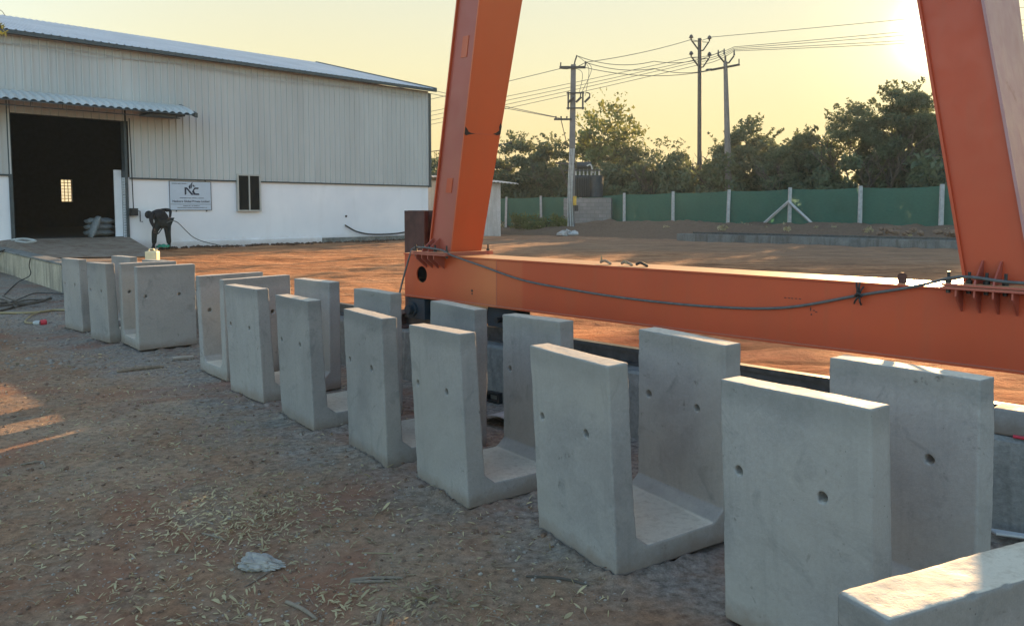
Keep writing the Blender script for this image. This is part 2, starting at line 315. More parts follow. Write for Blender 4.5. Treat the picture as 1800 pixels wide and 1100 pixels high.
def mat_brick():
    t = NT('grey_block_masonry'); b = t.n.new('ShaderNodeTexBrick'); mp = t.n.new('ShaderNodeMapping'); cb = t.n.new('ShaderNodeCombineXYZ')
    t.l.new(t.dot((.9, -.43, 0)), cb.inputs[0]); t.l.new(t.sep()[2], cb.inputs[1]); t.l.new(cb.outputs[0], b.inputs['Vector'])
    for k, v in (('Scale', 1.0), ('Mortar Size', .012), ('Brick Width', .42), ('Row Height', .2)): b.inputs[k].default_value = v
    b.inputs['Color1'].default_value = (.20, .20, .20, 1); b.inputs['Color2'].default_value = (.27, .265, .26, 1); b.inputs['Mortar'].default_value = (.15, .15, .145, 1)
    c = t.mix(t.ramp(t.noise(t.pos(), 2.2, 5, .7), (.4, 0.), (.7, .6)), b.outputs[0], (.17, .16, .15)); t.bump(t.noise(t.pos(), 20), .5, .01); return t.done(c, .9, 0, .2)
M_BRICK = mat_brick()
def mat_leaf(name, col, trans, tr=.4, vary=.5):
    t = NT(name); n = t.noise(t.pos(obj=True), .9, 3, .6); c = t.mix(1.0, col, t.ramp(n, (.3, 1 - vary), (.7, 1 + vary)), 'MULTIPLY')
    t.done(c, .6, 0, .3); tl = t.n.new('ShaderNodeBsdfTranslucent'); t.set(tl.inputs[0], t.mix(1.0, trans, t.ramp(n, (.3, 1 - vary), (.7, 1 + vary)), 'MULTIPLY'))
    mx = t.n.new('ShaderNodeMixShader'); mx.inputs[0].default_value = tr; t.l.new(t.b.outputs[0], mx.inputs[1]); t.l.new(tl.outputs[0], mx.inputs[2]); t.l.new(mx.outputs[0], t.out.inputs[0]); return t.m
M_LEAF = mat_leaf('thorn_scrub_leaves', (.085, .12, .075), (.12, .14, .05)); M_LEAF2 = mat_leaf('broad_green_leaves', (.10, .14, .055), (.20, .21, .05), .45)
M_LITTER = mat_leaf('dry_fallen_leaves', (.40, .33, .19), (.28, .23, .12), .2, .6)
def mat_net():
    t = NT('green_shade_net'); p = t.pos(); n = t.noise(p, 1.3, 5, .65, .4); f = t.noise(t.pos((1, 1, 3)), 7, 3)
    c = t.mix(1.0, (.11, .25, .19), t.ramp(n, (.3, .7), (.7, 1.35)), 'MULTIPLY'); t.done(c, .8, 0, .2)
    tl = t.n.new('ShaderNodeBsdfTranslucent'); t.set(tl.inputs[0], t.mix(1.0, (.055, .19, .135), t.ramp(f, (.3, .8), (.7, 1.2)), 'MULTIPLY'))
    tp = t.n.new('ShaderNodeBsdfTransparent'); tp.inputs[0].default_value = (.55, .8, .68, 1)
    m1 = t.n.new('ShaderNodeMixShader'); m1.inputs[0].default_value = .5; t.l.new(t.b.outputs[0], m1.inputs[1]); t.l.new(tl.outputs[0], m1.inputs[2])
    m2 = t.n.new('ShaderNodeMixShader'); t.set(m2.inputs[0], t.ramp(n, (.35, .10), (.7, .38))); t.l.new(m1.outputs[0], m2.inputs[1]); t.l.new(tp.outputs[0], m2.inputs[2]); t.l.new(m2.outputs[0], t.out.inputs[0]); return t.m
M_NET = mat_net()

BLOCKS = {
 'A': ([-6.2327, 10.8102, -0.7308, 0.0031, -0.0073, 0.004, 0.9938, 0.9641], 'farthest precast concrete U block, at the left end of the row beside the low wall'),
 'B': ([-5.3946, 9.9139, -0.7543, 0.0002, -0.0188, 0.0058, 0.9959, 1.0], 'grey concrete U block second from the left end, its narrow holed face to the camera'),
 'C': ([-4.3309, 8.977, 0.7094, 0.0022, -0.0057, 0.015, 1.0266, 0.9997], 'turned concrete U block nearest the worker, its broad holed face forward'),
 'D': ([-2.7179, 7.3512, 0.6942, -0.019, -0.016, 0.0136, 1.0416, 0.9932], 'turned concrete U block half hidden, its open end facing left'),
 'E': ([-2.5563, 6.9993, -0.806, 0.0175, -0.0061, 0.0036, 0.9966, 0.9981], 'concrete U block standing directly in front of the second turned block'),
 'F': ([-1.8621, 6.2153, -0.916, 0.012, -0.0119, -0.0035, 0.9887, 0.9932], 'concrete U block with dark damp patches at its top, before the left beam end'),
 'G': ([-1.1547, 5.4269, -0.9796, 0.0105, -0.0001, -0.0113, 0.9864, 0.9928], 'fourth concrete U block from the front, below the foot of the far crane leg'),
 'H': ([-0.5857, 4.7341, -0.9844, 0.0154, -0.0394, -0.026, 0.9702, 0.9942], 'third concrete U block from the front, its sunlit top below the beam'),
 'I': ([0.141, 3.9521, -1.0324, 0.0398, -0.0044, -0.0104, 0.9998, 1.0348], 'second concrete U block from the front, its whole open end and floor visible'),
 'J': ([0.8621, 3.0458, -0.9894, 0.0156, -0.0236, 0.0103, 0.9968, 1.0264], 'large near concrete U block at right, foremost of the upright ones'),
 'K': ([0.895, 0.632, 0.42, 0.0, 0.0, 0.0, 1.0, 1.0], 'closest concrete U block, only its sunlit wall top cut off by the bottom right corner'),
}
BLK = [v[0] for v in BLOCKS.values()]
# ------------------------------------------------------------------ ground
def axis(*segs):
    out = []
    for a, b, st in segs: out += list(np.arange(a, b, st))
    return np.array(out + [segs[-1][1]])
xs = axis((-90, -14, 3), (-14, -6, .16), (-6, 2.8, .035), (2.8, 6, .4), (6, 90, 6)); ys = axis((-60, -2, 6), (-2, 1.4, .4), (1.4, 8.4, .035), (8.4, 18, .12), (18, 110, 4))
X, Y = np.meshgrid(xs, ys, indexing='ij')
tw = X * NN.x + Y * NN.y - 4.60
def soil_h(X, Y):
    tw = X * NN.x + Y * NN.y - 4.60
    z = .05 * vnoise(X, Y, .5, 1) + .03 * vnoise(X, Y, 1.7, 2) + .016 * vnoise(X, Y, 6, 3) + .010 * vnoise(X, Y, 17, 4) + .006 * np.abs(vnoise(X, Y, 37, 5)) * 2
    calm = np.clip((-tw - 2.6) / 1.5, .25, 1)                       # level where the castings stand
    z = z * calm
    for q_ in BLK:
        x_, y_, th_ = q_[:3]; c_, s_ = math.cos(th_), math.sin(th_); u_ = (X - x_) * c_ + (Y - y_) * s_; v_ = -(X - x_) * s_ + (Y - y_) * c_
        L_, W2 = .6434 * q_[6], .7608 * q_[7]; dx = np.maximum(np.maximum(-u_, u_ - L_), 0); dy = np.maximum(np.maximum(-v_, v_ - W2), 0); d_ = np.hypot(dx, dy)
        z = np.where(d_ > 0, z + np.exp(-(d_ / .06) ** 2) * (.016 + .05 * np.maximum(vnoise(X, Y, 7, 66), -.2)), np.minimum(z, 0.0))
    z = z + .22 * np.clip((-X - 8.0) / 5, 0, 1) * np.exp(-((tw + .3) / 1.2) ** 2)
    return z
Z = soil_h(X, Y) - .012
mb = MB(); mb.grid(X, Y, Z); tag(mk('ground', mb, M_SOIL, smooth=True), kind='structure')
ss = axis((-320, -60, 20), (-60, -22, 2), (-22, 8, .16), (8, 40, 1), (40, 320, 20)); ts = axis((.42, 12, .07), (12, 30, .3), (30, 60, 2), (60, 700, 40))
S, T = np.meshgrid(ss, ts, indexing='ij')
X = BO.x + DD.x * S + NN.x * T; Y = BO.y + DD.y * S + NN.y * T
a8 = R(8); Xr = X * math.cos(a8) + Y * math.sin(a8); Yr = -X * math.sin(a8) + Y * math.cos(a8)
Z = YZ + .05 * vnoise(X, Y, .25, 11) * np.clip(T / 3, 0, 1) + .040 * vnoise(Xr * .3, Yr, 1.5, 12) + .045 * vnoise(Xr * .4, Yr, 4.0, 13) + .022 * vnoise(Xr * .7, Yr, 9, 14)
Z = Z * 1.0; FT = 26.5                                                # berm of dug earth beyond the far rail
Z = Z + np.clip((T - 21.3) / 5, 0, 1) * (.50 + .24 * vnoise(X, Y, .6, 15) + .25 * vnoise(X, Y, 1.8, 16)) * np.clip((S + 24) / 6, 0, 1)
mb = MB(); mb.grid(X, Y, Z); tag(mk('yard_ground', mb, M_YARD, smooth=True), kind='structure')

# retaining wall / rail beam along the yard edge
def rail_beam(name, s0, s1, t0, t1, z0, z1, mat, label, rail=True, n=140, seedk=0, zl=None):
    root = thing(name, B((s0 + s1) / 2, t0, z0), label, 'rail beam')
    m = MB(); sv = np.linspace(s0, s1, n); prof = [(t0, z0), (t0, z1 - .02), (t0 + .02, z1), (t1, z1), (t1, z0)]
    for i, s in enumerate(sv):
        dz = zl(s) if zl else 0
        for t, z in prof:
            j = .012 * math.sin(s * 3.1 + z * 5 + seedk) * (1 if z > z0 else 0) + random.uniform(-.006, .006)
            m.v.append(tuple(B(s, t + j, z + (dz + random.uniform(-.004, .004) if z > z0 else 0))))
    k = len(prof)
    for i in range(n - 1):
        for j in range(k - 1): m.f.append((i * k + j, i * k + j + 1, (i + 1) * k + j + 1, (i + 1) * k + j)); m.m.append(0)
    m.f += [tuple(range(k)), tuple(range((n - 1) * k, n * k))[::-1]]; m.m += [0, 0]
    mk('concrete_beam', m, mat, root)
    return root
rb = rail_beam('rail_beam', -10.9, 9, -.035, .42, -.1, .48, M_RAILC, 'long low weathered concrete beam carrying the near steel rail beside the row of blocks')
def railmb(s0, s1, tc_, z0, h=.12, w=.12, head=.07):
    m = MB(); n = 24
    m.fbox(B, s0, s1, tc_ - w / 2, tc_ + w / 2, z0, z0 + .014)
    m.fbox(B, s0, s1, tc_ - .011, tc_ + .011, z0 + .014, z0 + h - .032)
    m.fbox(B, s0, s1, tc_ - head / 2, tc_ + head / 2, z0 + h - .032, z0 + h)
    return m
mk('steel_rail', railmb(-7.5, 9, .18, .484), M_RAIL, rb)
lw = thing('retaining_wall', B(-16, 0, 0), 'stained cream low retaining wall at the left edge running up behind the first block', 'wall')
m = MB(); sv = np.linspace(-40, -10.9, 90)
for s in sv:
    zt = .56 + .022 * max(0, -11.5 - s); zt = min(zt, .72)
    for t, z in ((-.035, -.1), (-.035 , zt - .05), (-.035, zt), (.20, zt), (.20, YZ - .2)): m.v.append(tuple(B(s, t + random.uniform(-.008, .008), z + random.uniform(-.006, .006))))
for i in range(len(sv) - 1):
    for j in range(4): m.f.append((i * 5 + j, i * 5 + j + 1, i * 5 + 6 + j, i * 5 + 5 + j)); m.m.append(0)
mk('wall_face', m, M_LOWW, lw)
m = MB(); m.hexa([B(-40, -.06, .72), B(-18.8, -.06, .72), B(-18.8, .26, .72), B(-40, .26, .72), B(-40, -.06, .76), B(-18.8, -.06, .76), B(-18.8, .26, .76), B(-40, .26, .76)])
m.hexa([B(-18.8, -.06, .72), B(-10.9, -.06, .565), B(-10.9, .26, .565), B(-18.8, .26, .72), B(-18.8, -.06, .76), B(-10.9, -.06, .605), B(-10.9, .26, .605), B(-18.8, .26, .76)])
mk('coping', m, M_RAILC, lw, bevel=.008)
# the fill between wall and yard on the far left
m = MB(); m.hexa([B(-40, .2, .3), B(-10.9, .2, .3), B(-10.9, 2.0, .3), B(-40, 2.0, .3), B(-40, .2, .70), B(-10.9, .2, .56), B(-10.9, 2.0, .485), B(-40, 2.0, .485)]); tag(mk('yard_fill', m, M_APRON), kind='structure')

# far rail beam (second crane rail) with its rail
fr = rail_beam('rail_beam', -10.2, 22, 20.55, 20.95, YZ - .2, .745, mat_wallconc('dark_old_concrete', (.12, .12, .115), (.22, .215, .2), (.10, .085, .07)), 'far concrete beam with a steel rail at the back of the yard below the green net', n=120)  # concrete darker than that of the near rail beam
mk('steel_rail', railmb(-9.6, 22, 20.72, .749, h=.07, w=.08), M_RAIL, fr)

# ------------------------------------------------------------------ precast concrete trough blocks
BH, BW_, BL, BT, BD = .9775, .7608, .6434, .110, -.0193
def block_mesh(name, seed):
    # profile in (p, z); the castings flare slightly to the top
    prof = [(0, 0), (BD, BH), (BD + BT, BH), (.115, .166), (.18, .112), (BW_ - .18, .112), (BW_ - .115, .166), (BW_ - BD - BT, BH), (BW_ - BD, BH), (BW_, 0)]
    m = MB(); m.prism([(0, p, z) for p, z in prof], (BL, 0, 0))
    me = bpy.data.meshes.new('tmp'); me.from_pydata(m.v, [], m.f); o = bpy.data.objects.new('tmp', me); COL.objects.link(o)
    c = MB()
    for q in (.085, .455):
        c.tube([(q, -.2, .628), (q, BW_ + .2, .628)], .0190, 10)
    ce = bpy.data.meshes.new('tmpc'); ce.from_pydata(c.v, [], c.f); oc = bpy.data.objects.new('tmpc', ce); COL.objects.link(oc)
    bm = bmesh.new(); bm.from_mesh(ce); bmesh.ops.recalc_face_normals(bm, faces=bm.faces); bm.to_mesh(ce); bm.free()
    bm = bmesh.new(); bm.from_mesh(me); bmesh.ops.recalc_face_normals(bm, faces=bm.faces)
    bm.to_mesh(me); bm.free()
    bo = o.modifiers.new('b', 'BOOLEAN'); bo.operation = 'DIFFERENCE'; bo.object = oc; bo.solver = 'EXACT'
    bv = o.modifiers.new('v', 'BEVEL'); bv.width = .0035; bv.segments = 2; bv.limit_method = 'ANGLE'; bv.angle_limit = R(25)
    rm = o.modifiers.new('r', 'REMESH'); rm.mode = 'VOXEL'; rm.voxel_size = .0056
    dg = bpy.context.evaluated_depsgraph_get(); ev = o.evaluated_get(dg); res = bpy.data.meshes.new_from_object(ev, depsgraph=dg); res.name = name
    n = len(res.vertices); V = np.empty(n * 3); res.vertices.foreach_get('co', V); V = V.reshape(-1, 3)
    NV = np.empty(n * 3); res.vertices.foreach_get('normal', NV); NV = NV.reshape(-1, 3)
    k = (vnoise(V[:, 0] + V[:, 1] * 1.7, V[:, 2] + V[:, 1], 4, seed) * .005 + vnoise(V[:, 0] - V[:, 2], V[:, 1] + V[:, 2], 13, seed + 1) * .0018 + vnoise(V[:, 0] + V[:, 2] * .7, V[:, 1] - V[:, 2] * .6, 45, seed + 2) * .0010)
    edge = np.clip((.95 - np.abs(NV).max(1)) / .1, 0, 1); chip = np.maximum(0, vnoise(V[:, 0] * 1.3 + V[:, 1], V[:, 2] * 1.1 - V[:, 1] * .7, 17, seed + 5) - .26) * .035 + np.maximum(0, vnoise(V[:, 0] + V[:, 1], V[:, 2] + V[:, 1], 55, seed + 6)) * .006
    k = k - edge * chip * (V[:, 2] > .22)
    V = V + NV * k[:, None]; res.vertices.foreach_set('co', V.ravel())
    res.polygons.foreach_set('use_smooth', [True] * len(res.polygons)); res.materials.clear(); res.materials.append(M_PRE)
    bpy.data.objects.remove(o); bpy.data.objects.remove(oc); return res
bmeshes = [block_mesh('concrete_block', s) for s in (21, 31, 41)]
def Rm(ax, ay):
    return Matrix.Rotation(ay, 3, 'Y') @ Matrix.Rotation(ax, 3, 'X')
for i, (k, (q, lab)) in enumerate(BLOCKS.items()):
    o = bpy.data.objects.new('concrete_block', bmeshes[i % 3]); COL.objects.link(o)
    x, y, th, ax, ay, dz, kL, kW = q
    o.rotation_euler = (Matrix.Rotation(th, 3, 'Z') @ Rm(ax, ay)).to_euler(); o.location = (x, y, dz - .004); o.scale = (kL, kW, 1)
    tag(o, lab, 'concrete block', 'precast concrete U blocks standing in a row')

# ------------------------------------------------------------------ gantry crane
crane = thing('gantry_crane', B(2.8, .18, .6), 'big orange red steel gantry crane with two leaning legs on a long sill beam', 'crane')
BZ0, BZ1, BLEN = .81, 1.23, 7.9
# web with round access hole near each end
def web_with_hole(m, t, out):
    hs, hz, hr = .262, 1.035, .078; n = 32
    ring = [(hs + hr * math.cos(2 * math.pi * k / n), hz + hr * math.sin(2 * math.pi * k / n)) for k in range(n)]
    q = .13; sq = []
    for k in range(n):
        a = 2 * math.pi * k / n; c, s_ = math.cos(a), math.sin(a); f = q / max(abs(c), abs(s_)); sq.append((hs + c * f, hz + s_ * f))
    vs_ = [B(s, t, z) for s, z in ring] + [B(s, t, z) for s, z in sq] + [B(s, t + out * .0115, z) for s, z in ring]
    fs = [(k, (k + 1) % n, n + (k + 1) % n, n + k) for k in range(n)] + [(k, (k + 1) % n, 2 * n + (k + 1) % n, 2 * n + k) for k in range(n)]
    m.add(vs_, fs)
    for s0, s1, z0, z1 in ((.0, hs - q, BZ0 + .012, BZ1 - .012), (hs - q, hs + q, BZ0 + .012, hz - q), (hs - q, hs + q, hz + q, BZ1 - .012), (hs + q, BLEN, BZ0 + .012, BZ1 - .012)):
        m.add([B(s0, t, z0), B(s1, t, z0), B(s1, t, z1), B(s0, t, z1)], [(0, 1, 2, 3)])
beam = MB(); web_with_hole(beam, .0, 1)
beam.fbox(B, 0, BLEN, .34, .346, BZ0 + .012, BZ1 - .012); beam.fbox(B, .001, .009, .002, .34, BZ0 + .012, BZ1 - .012); beam.fbox(B, BLEN - .008, BLEN, .002, .34, BZ0 + .012, BZ1 - .012)
beam.fbox(B, -.004, BLEN + .004, -.012, .362, BZ0, BZ0 + .012); beam.fbox(B, -.004, BLEN + .004, -.012, .362, BZ1 - .012, BZ1)
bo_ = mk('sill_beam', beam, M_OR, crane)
m = MB(); m.fbox(B, .15, .38, .012, .03, .92, 1.15); mk('hole_shade_backing', m, plain('hole_blackness', (.003, .003, .004), 1.0, 0, .1, spec=.0), bo_)  # black sheet stands in for the dark inside of the hollow beam
m = MB(); m.tube([B(.97, -.004, .932), B(.97, .004, .932)], .011, 10); m.tube([B(.97, -.003, .905), B(.97, .004, .905)], .008, 8); mk('drain_hole', m, M_DARK, bo_)
def smudge(name, pts, parent, mat=M_DARK, off=(0, 0, 0)):
    m = MB(); m.prism(pts, off); return mk(name, m, mat, parent)
for (s, z, w_, h_) in ((4.03, 1.045, .006, .022), (4.05, 1.038, .012, .006), (4.035, 1.012, .008, .010), (4.065, 1.03, .012, .006)):
    m = MB(); m.fbox(B, s - w_ / 2, s + w_ / 2, -.002, 0.0005, z - h_ / 2, z + h_ / 2); mk('chipped_paint', m, M_RUST, bo_)
for s in (3.86, 3.885, 3.905, 3.93, 3.955): m = MB(); m.fbox(B, s, s + .012, -.002, .0005, 1.098, 1.104); mk('chipped_paint', m, M_RUST, bo_)
# legs
TOPZ = 9.0
def leg(s_base, sgn, label):
    w0, z0 = .326, 1.262; lean = .186 * sgn
    td = (lambda z: .372 + .062 * (min(z, 5) - z0)) if sgn > 0 else (lambda z: .40 + .28 * (min(z, 3.6) - z0))
    lw_ = lambda z: w0 - .008 * (z - z0)
    def C(a, t, z): return B(s_base + lean * (z - z0) + a * lw_(z), t, z)
    zs = [z0, 2.0, 3.0, 4.0, 5.0, 7.0, TOPZ]
    root = MB()
    def plate(fr_, f):
        for i in range(len(zs) - 1):
            za, zb = zs[i], zs[i + 1]; q = [fr_(x, y, za) for x, y in f] + [fr_(x, y, zb) for x, y in f]; root.hexa(q)
    e = .028
    lo = []
    # side plates (edges stand proud of the webs), then front and back webs
    for nm, a0, a1, tt0, tt1, mat in (('flange', -.0, .045, 0, 1, M_OR), ('flange', .955, 1.0, 0, 1, M_PNK if sgn < 0 else M_OR), ('web', .045, .955, .0, .0, M_ORL if sgn > 0 else M_OR)):
        root = MB()
        for i in range(len(zs) - 1):
            za, zb = zs[i], zs[i + 1]
            def cor(z):
                d = td(z)
                if nm == 'flange': return [C(a0, 0, z), C(a1, 0, z), C(a1, d, z), C(a0, d, z)]
                return [C(a0, .022, z), C(a1, .022, z), C(a1, d - .022, z), C(a0, d - .022, z)]
            root.hexa(cor(za) + cor(zb))
        lo.append(mk(nm, root, mat, L_ := None)) if False else lo.append((nm, root, mat))
    return C, td, lo
def build_leg(s_base, sgn, label):
    C, td, lo = leg(s_base, sgn, label)
    mid = MB(); par = None
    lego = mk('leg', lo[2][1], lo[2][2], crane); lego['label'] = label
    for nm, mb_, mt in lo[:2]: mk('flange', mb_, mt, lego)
    # base plate pair with stiffeners and bolts
    z0 = 1.232; a0, a1 = (-.10, .40) if sgn > 0 else (-.075, .425)
    pl = MB(); pl.fbox(B, s_base + a0, s_base + a1, -.135, .46, z0, z0 + .014); pl.fbox(B, s_base + a0 + .004, s_base + a1 - .004, -.132, .457, z0 + .017, z0 + .031)
    mk('base_plate', pl, M_ORL, lego, bevel=.002)
    sx = [s_base + a0 + .07 + k * .085 for k in range(4)]
    for k, s in enumerate(sx):
        g = MB(); g.prism([B(s, .0, z0 - .001), B(s, -.128, z0 - .001), B(s, -.128, z0 - .035), B(s, -.008, z0 - .125), B(s, .0, z0 - .125)], DD * .008); mk('gusset', g, M_ORL, lego)
        if 0 < k < 3:
            g = MB(); g.prism([B(s, -.125, z0 + .031), B(s, .03, z0 + .031), B(s, .03, z0 + .15), B(s, .008, z0 + .15), B(s, -.115, z0 + .055)], DD * .008); mk('gusset', g, M_ORL, lego)
    for s, t in [(s_base + a0 + .028, -.09), (s_base + a0 + .028, .42), (s_base + a1 - .03, -.09), (s_base + a1 - .03, .42), (sx[1] + .045, -.07), (sx[2] + .045, -.07), (sx[0] + .05, -.07)]:
        b = MB(); b.tube([B(s, t, z0 - .022), B(s, t, z0 + .031), B(s, t, z0 + .0311), B(s, t, z0 + .050), B(s, t, z0 + .0501), B(s, t, z0 + .092)], [.012, .012, .016, .016, .008, .008], 8); mk('bolt', b, M_DARK, lego)
    return C, td, lego
C1, td1, leg1 = build_leg(.363, 1, 'far crane leg leaning right')
C2, td2, leg2 = build_leg(4.855, -1, 'near crane leg leaning left at the right edge')
wl = MB(); wl.tube([B(.01, -.001, BZ1 - .014), B(BLEN - .01, -.001, BZ1 - .014)], .0035, 6); mk('weld_bead', wl, M_ORL, bo_)
wl = MB(); wl.tube([B(.01, -.001, BZ0 + .014), B(BLEN - .01, -.001, BZ0 + .014)], .0035, 6); mk('weld_bead', wl, M_ORL, bo_)
for s_ in (1.283,): wl = MB(); wl.tube([B(s_ + .0008 * (k % 2), -.0005, BZ0 + .015 + k * .0085) for k in range(46)], .0028, 5); mk('weld_bead', wl, M_ORL, bo_)
wl = MB(); wl.tube([C1(1.0, .0, 2.325) + DD * .0, C1(1.0, td1(2.325), 2.325) + DD * .0], .002, 6); mk('weld_bead', wl, M_ORL, leg1)
# patch plates on the front of leg one
for za, zb in ((1.80, 1.93), (2.98, 3.16)):
    m = MB(); m.hexa([C1(.42, .016, za), C1(.66, .016, za), C1(.66, .0235, za), C1(.42, .0235, za), C1(.42, .016, zb), C1(.66, .016, zb), C1(.66, .0235, zb), C1(.42, .0235, zb)]); mk('patch_plate', m, M_OR, leg1)
# scorch marks at a welded joint on the side of leg one (flat soot on the paint)
def sidept(fr_, z): 
    return C1(1.0, fr_ * td1(z), z) + DD * .0015
for pts in ([(.0, 2.31), (.0, 2.375), (.05, 2.36), (.10, 2.335), (.17, 2.325), (.30, 2.322), (.14, 2.312), (.05, 2.300)], [(1., 2.335), (1., 2.41), (.95, 2.44), (.93, 2.40), (.95, 2.37), (.86, 2.345), (.78, 2.335), (.9, 2.325)]):
    m = MB(); m.prism([sidept(a, z) for a, z in pts], DD * .0015); mk('scorch_mark', m, M_DARK, leg1)
# head girder carried by both legs, high above the picture
m = MB(); m.fbox(B, 1.4, 4.2, -.1, .75, TOPZ, TOPZ + .6); mk('head_beam', m, M_OR, crane)
m = MB()
for s, ln in ((-.1, 0), (5.3, 0)):
    pass
# wheel sets under the sill beam
def bogie(s, parent):
    w = MB(); w.tube([B(s, .13, .695), B(s, .23, .695)], .095, 24); wo_ = mk('wheel', w, M_DARK, parent, smooth=False)
    h = MB(); h.fbox(B, s - .17, s + .17, .085, .10, .62, BZ0); h.fbox(B, s - .17, s + .17, .26, .275, .62, BZ0); mk('wheel_housing', h, M_BLUE, parent, bevel=.004)
    a = MB(); a.tube([B(s, .02, .695), B(s, .30, .695)], .025, 12); mk('axle', a, M_DARK, parent)
bogie(.40, crane); bogie(1.25, crane); bogie(6.65, crane); bogie(7.5, crane)
for s0, s1 in ((.58, 1.07), (6.83, 7.32)):
    m = MB(); m.fbox(B, s0, s1, .09, .27, .635, .765); mk('bogie_frame', m, M_DARK, crane, bevel=.004)
m = MB(); m.tube([B(.12, -.02, .69), B(.12, .12, .69)], .07, 16); m.tube([B(.12, -.07, .69), B(.12, -.02, .69)], .045, 16); m.fbox(B, .05, .30, .0, .08, .60, .80); mk('drive_motor', m, M_BLUE, crane, bevel=.004)
# lifting lug on top of the beam
m = MB(); m.prism([B(4.50, .08, BZ1), B(4.54, .08, BZ1), B(4.545, .08, BZ1 + .045), B(4.53, .08, BZ1 + .06), B(4.51, .08, BZ1 + .06), B(4.495, .08, BZ1 + .045)], NN * .012); mk('lug', m, M_RUST, crane)
# power cable draped along the beam
def curve_pts(keys, n=10):
    out = []
    for i in range(len(keys) - 1):
        p0 = Vector(keys[max(i - 1, 0)]); p1 = Vector(keys[i]); p2 = Vector(keys[i + 1]); p3 = Vector(keys[min(i + 2, len(keys) - 1)])
        for k in range(n):
            t = k / n; out.append(.5 * ((2 * p1) + (-p0 + p2) * t + (2 * p0 - 5 * p1 + 4 * p2 - p3) * t * t + (-p0 + 3 * p1 - 3 * p2 + p3) * t ** 3))
    return out + [Vector(keys[-1])]
ck = [B(.02, -.14, .62), B(.05, -.10, .86), B(.19, -.085, 1.215), B(.22, -.06, 1.285), B(.42, -.11, 1.30), B(.68, -.11, 1.285), B(.80, -.085, 1.24), B(1.12, -.024, 1.16), B(1.6, -.022, 1.07), B(2.095, -.022, 1.03), B(2.7, -.022, 1.002), B(3.348, -.022, 1.002), B(3.865, -.022, 1.04), B(4.33, -.03, 1.155), B(4.62, -.05, 1.225), B(4.82, -.10, 1.290), B(4.93, -.11, 1.30), B(5.1, -.11, 1.285), B(5.4, -.10, 1.285), B(5.7, -.05, 1.22)]
cab = MB(); cab.tube(curve_pts(ck), .0085, 8); tag(mk('power_cable', cab, M_ROPE, smooth=True), 'grey rubber cable tied round the crane bolts and sagging along the orange beam', 'cable')
kn = MB()
for d in ((-.02, .07), (.0, .075), (.02, .05), (-.03, -.05), (.01, -.055), (-.015, .03)):
    kn.tube(curve_pts([B(4.33, -.035, 1.155), B(4.33 + d[0] * .6, -.045, 1.155 + d[1] * .6), B(4.33 + d[0], -.03, 1.155 + d[1])], 4), .0055, 6)
kn.tube(curve_pts([B(4.31, -.045, 1.15), B(4.33, -.055, 1.165), B(4.35, -.045, 1.15)], 4), .009, 6)
tag(mk('rag_knot', kn, M_BLACK), 'dark rag knotted round the sagging cable on the orange beam', 'rag')
# scraps on top of the beam
for s, lab, sp in ((2.376, 'curled green leaf scrap with a stem, leftmost of the three on the beam top', 0), (2.575, 'small twisted scrap, middle of the three on the beam top', 1), (2.71, 'dark flattened scrap, rightmost of the three on the beam top', 2)):
    r_ = thing('leaf_scrap', B(s, .10, BZ1), lab, 'scrap', 'scraps lying on the orange beam')
    m = MB(); m.tube(curve_pts([B(s - .04, .08, BZ1 + .012), B(s - .01, .1, BZ1 + .028), B(s + .03, .11, BZ1 + .012), B(s + .055, .09, BZ1 + .008)], 5), [.002] + [.011] * 14 + [.003], 6); mk('scrap_body', m, M_BLACK if sp == 2 else M_TWIG, r_)
    if sp == 0:
        m = MB(); m.prism([B(s - .045, .09, BZ1 + .01), B(s - .02, .09, BZ1 + .02), B(s - .035, .09, BZ1 + .075)], NN * .003); mk('leaf', m, M_LITTER, r_)
    if sp == 1:
        m = MB(); m.prism([B(s - .045, .09, BZ1 + .02), B(s - .015, .09, BZ1 + .045), B(s + .02, .09, BZ1 + .01)], NN * .003); mk('leaf', m, M_LITTER, r_)
# rusty column behind the end of the beam
m = MB()
m.fbox(B, -.515, -.245, .44, .452, YZ - .1, 1.638); m.fbox(B, -.515, -.245, .60, .612, YZ - .1, 1.638); m.fbox(B, -.385, -.373, .452, .60, YZ - .1, 1.638)
m.fbox(B, -.575, -.518, .44, .60, YZ - .1, 1.636)
st = tag(mk('steel_column', m, M_RUST, bevel=.002), 'short rusty brown steel column standing behind the left end of the orange beam', 'steel column')
m = MB(); m.fbox(B, -.42, -.04, .02, .40, .482, .495); m.fbox(B, -.40, -.2, .10, .3, .495, .60); m.fbox(B, -.43, -.17, .05, .35, .60, .612)
tag(mk('rail_stop', m, M_RUST, bevel=.003), 'rusty steel rail stop below the left end of the orange beam', 'rail stop')
# small concrete cube and odds beyond the right block
m = MB(); m.fbox(B, 5.02, 5.45, -.02, .14, .482, .62); tag(mk('concrete_offcut', m, M_PRE, bevel=.012, loc=B(5.2, .05, .48)), 'small pale concrete offcut lying on the rail wall at the right edge', 'concrete offcut')
m = MB(); m.tube([B(5.12, -.03, .49), B(5.5, -.02, .49)], .009, 6); mk_ = tag(mk('bar', m, M_RED, loc=B(5.2, -.03, .487)), 'thin red bar lying on the wall edge under the concrete offcut', 'bar')
for i in range(5):
    m = MB(); a = G(1738 + i * 3, 935 + i * 4, .0); b = a + Vector((.55, -.28 + i * .02, 0)); z = .015 + i * .006
    m.tube([a + Vector((0, 0, z)), b + Vector((0, 0, z))], .008, 8); tag(mk('steel_rod', m, M_GREYP, loc=a), 'pale steel rod lying beside the near block at the right edge', 'rod', 'pale rods on the ground at the right edge')

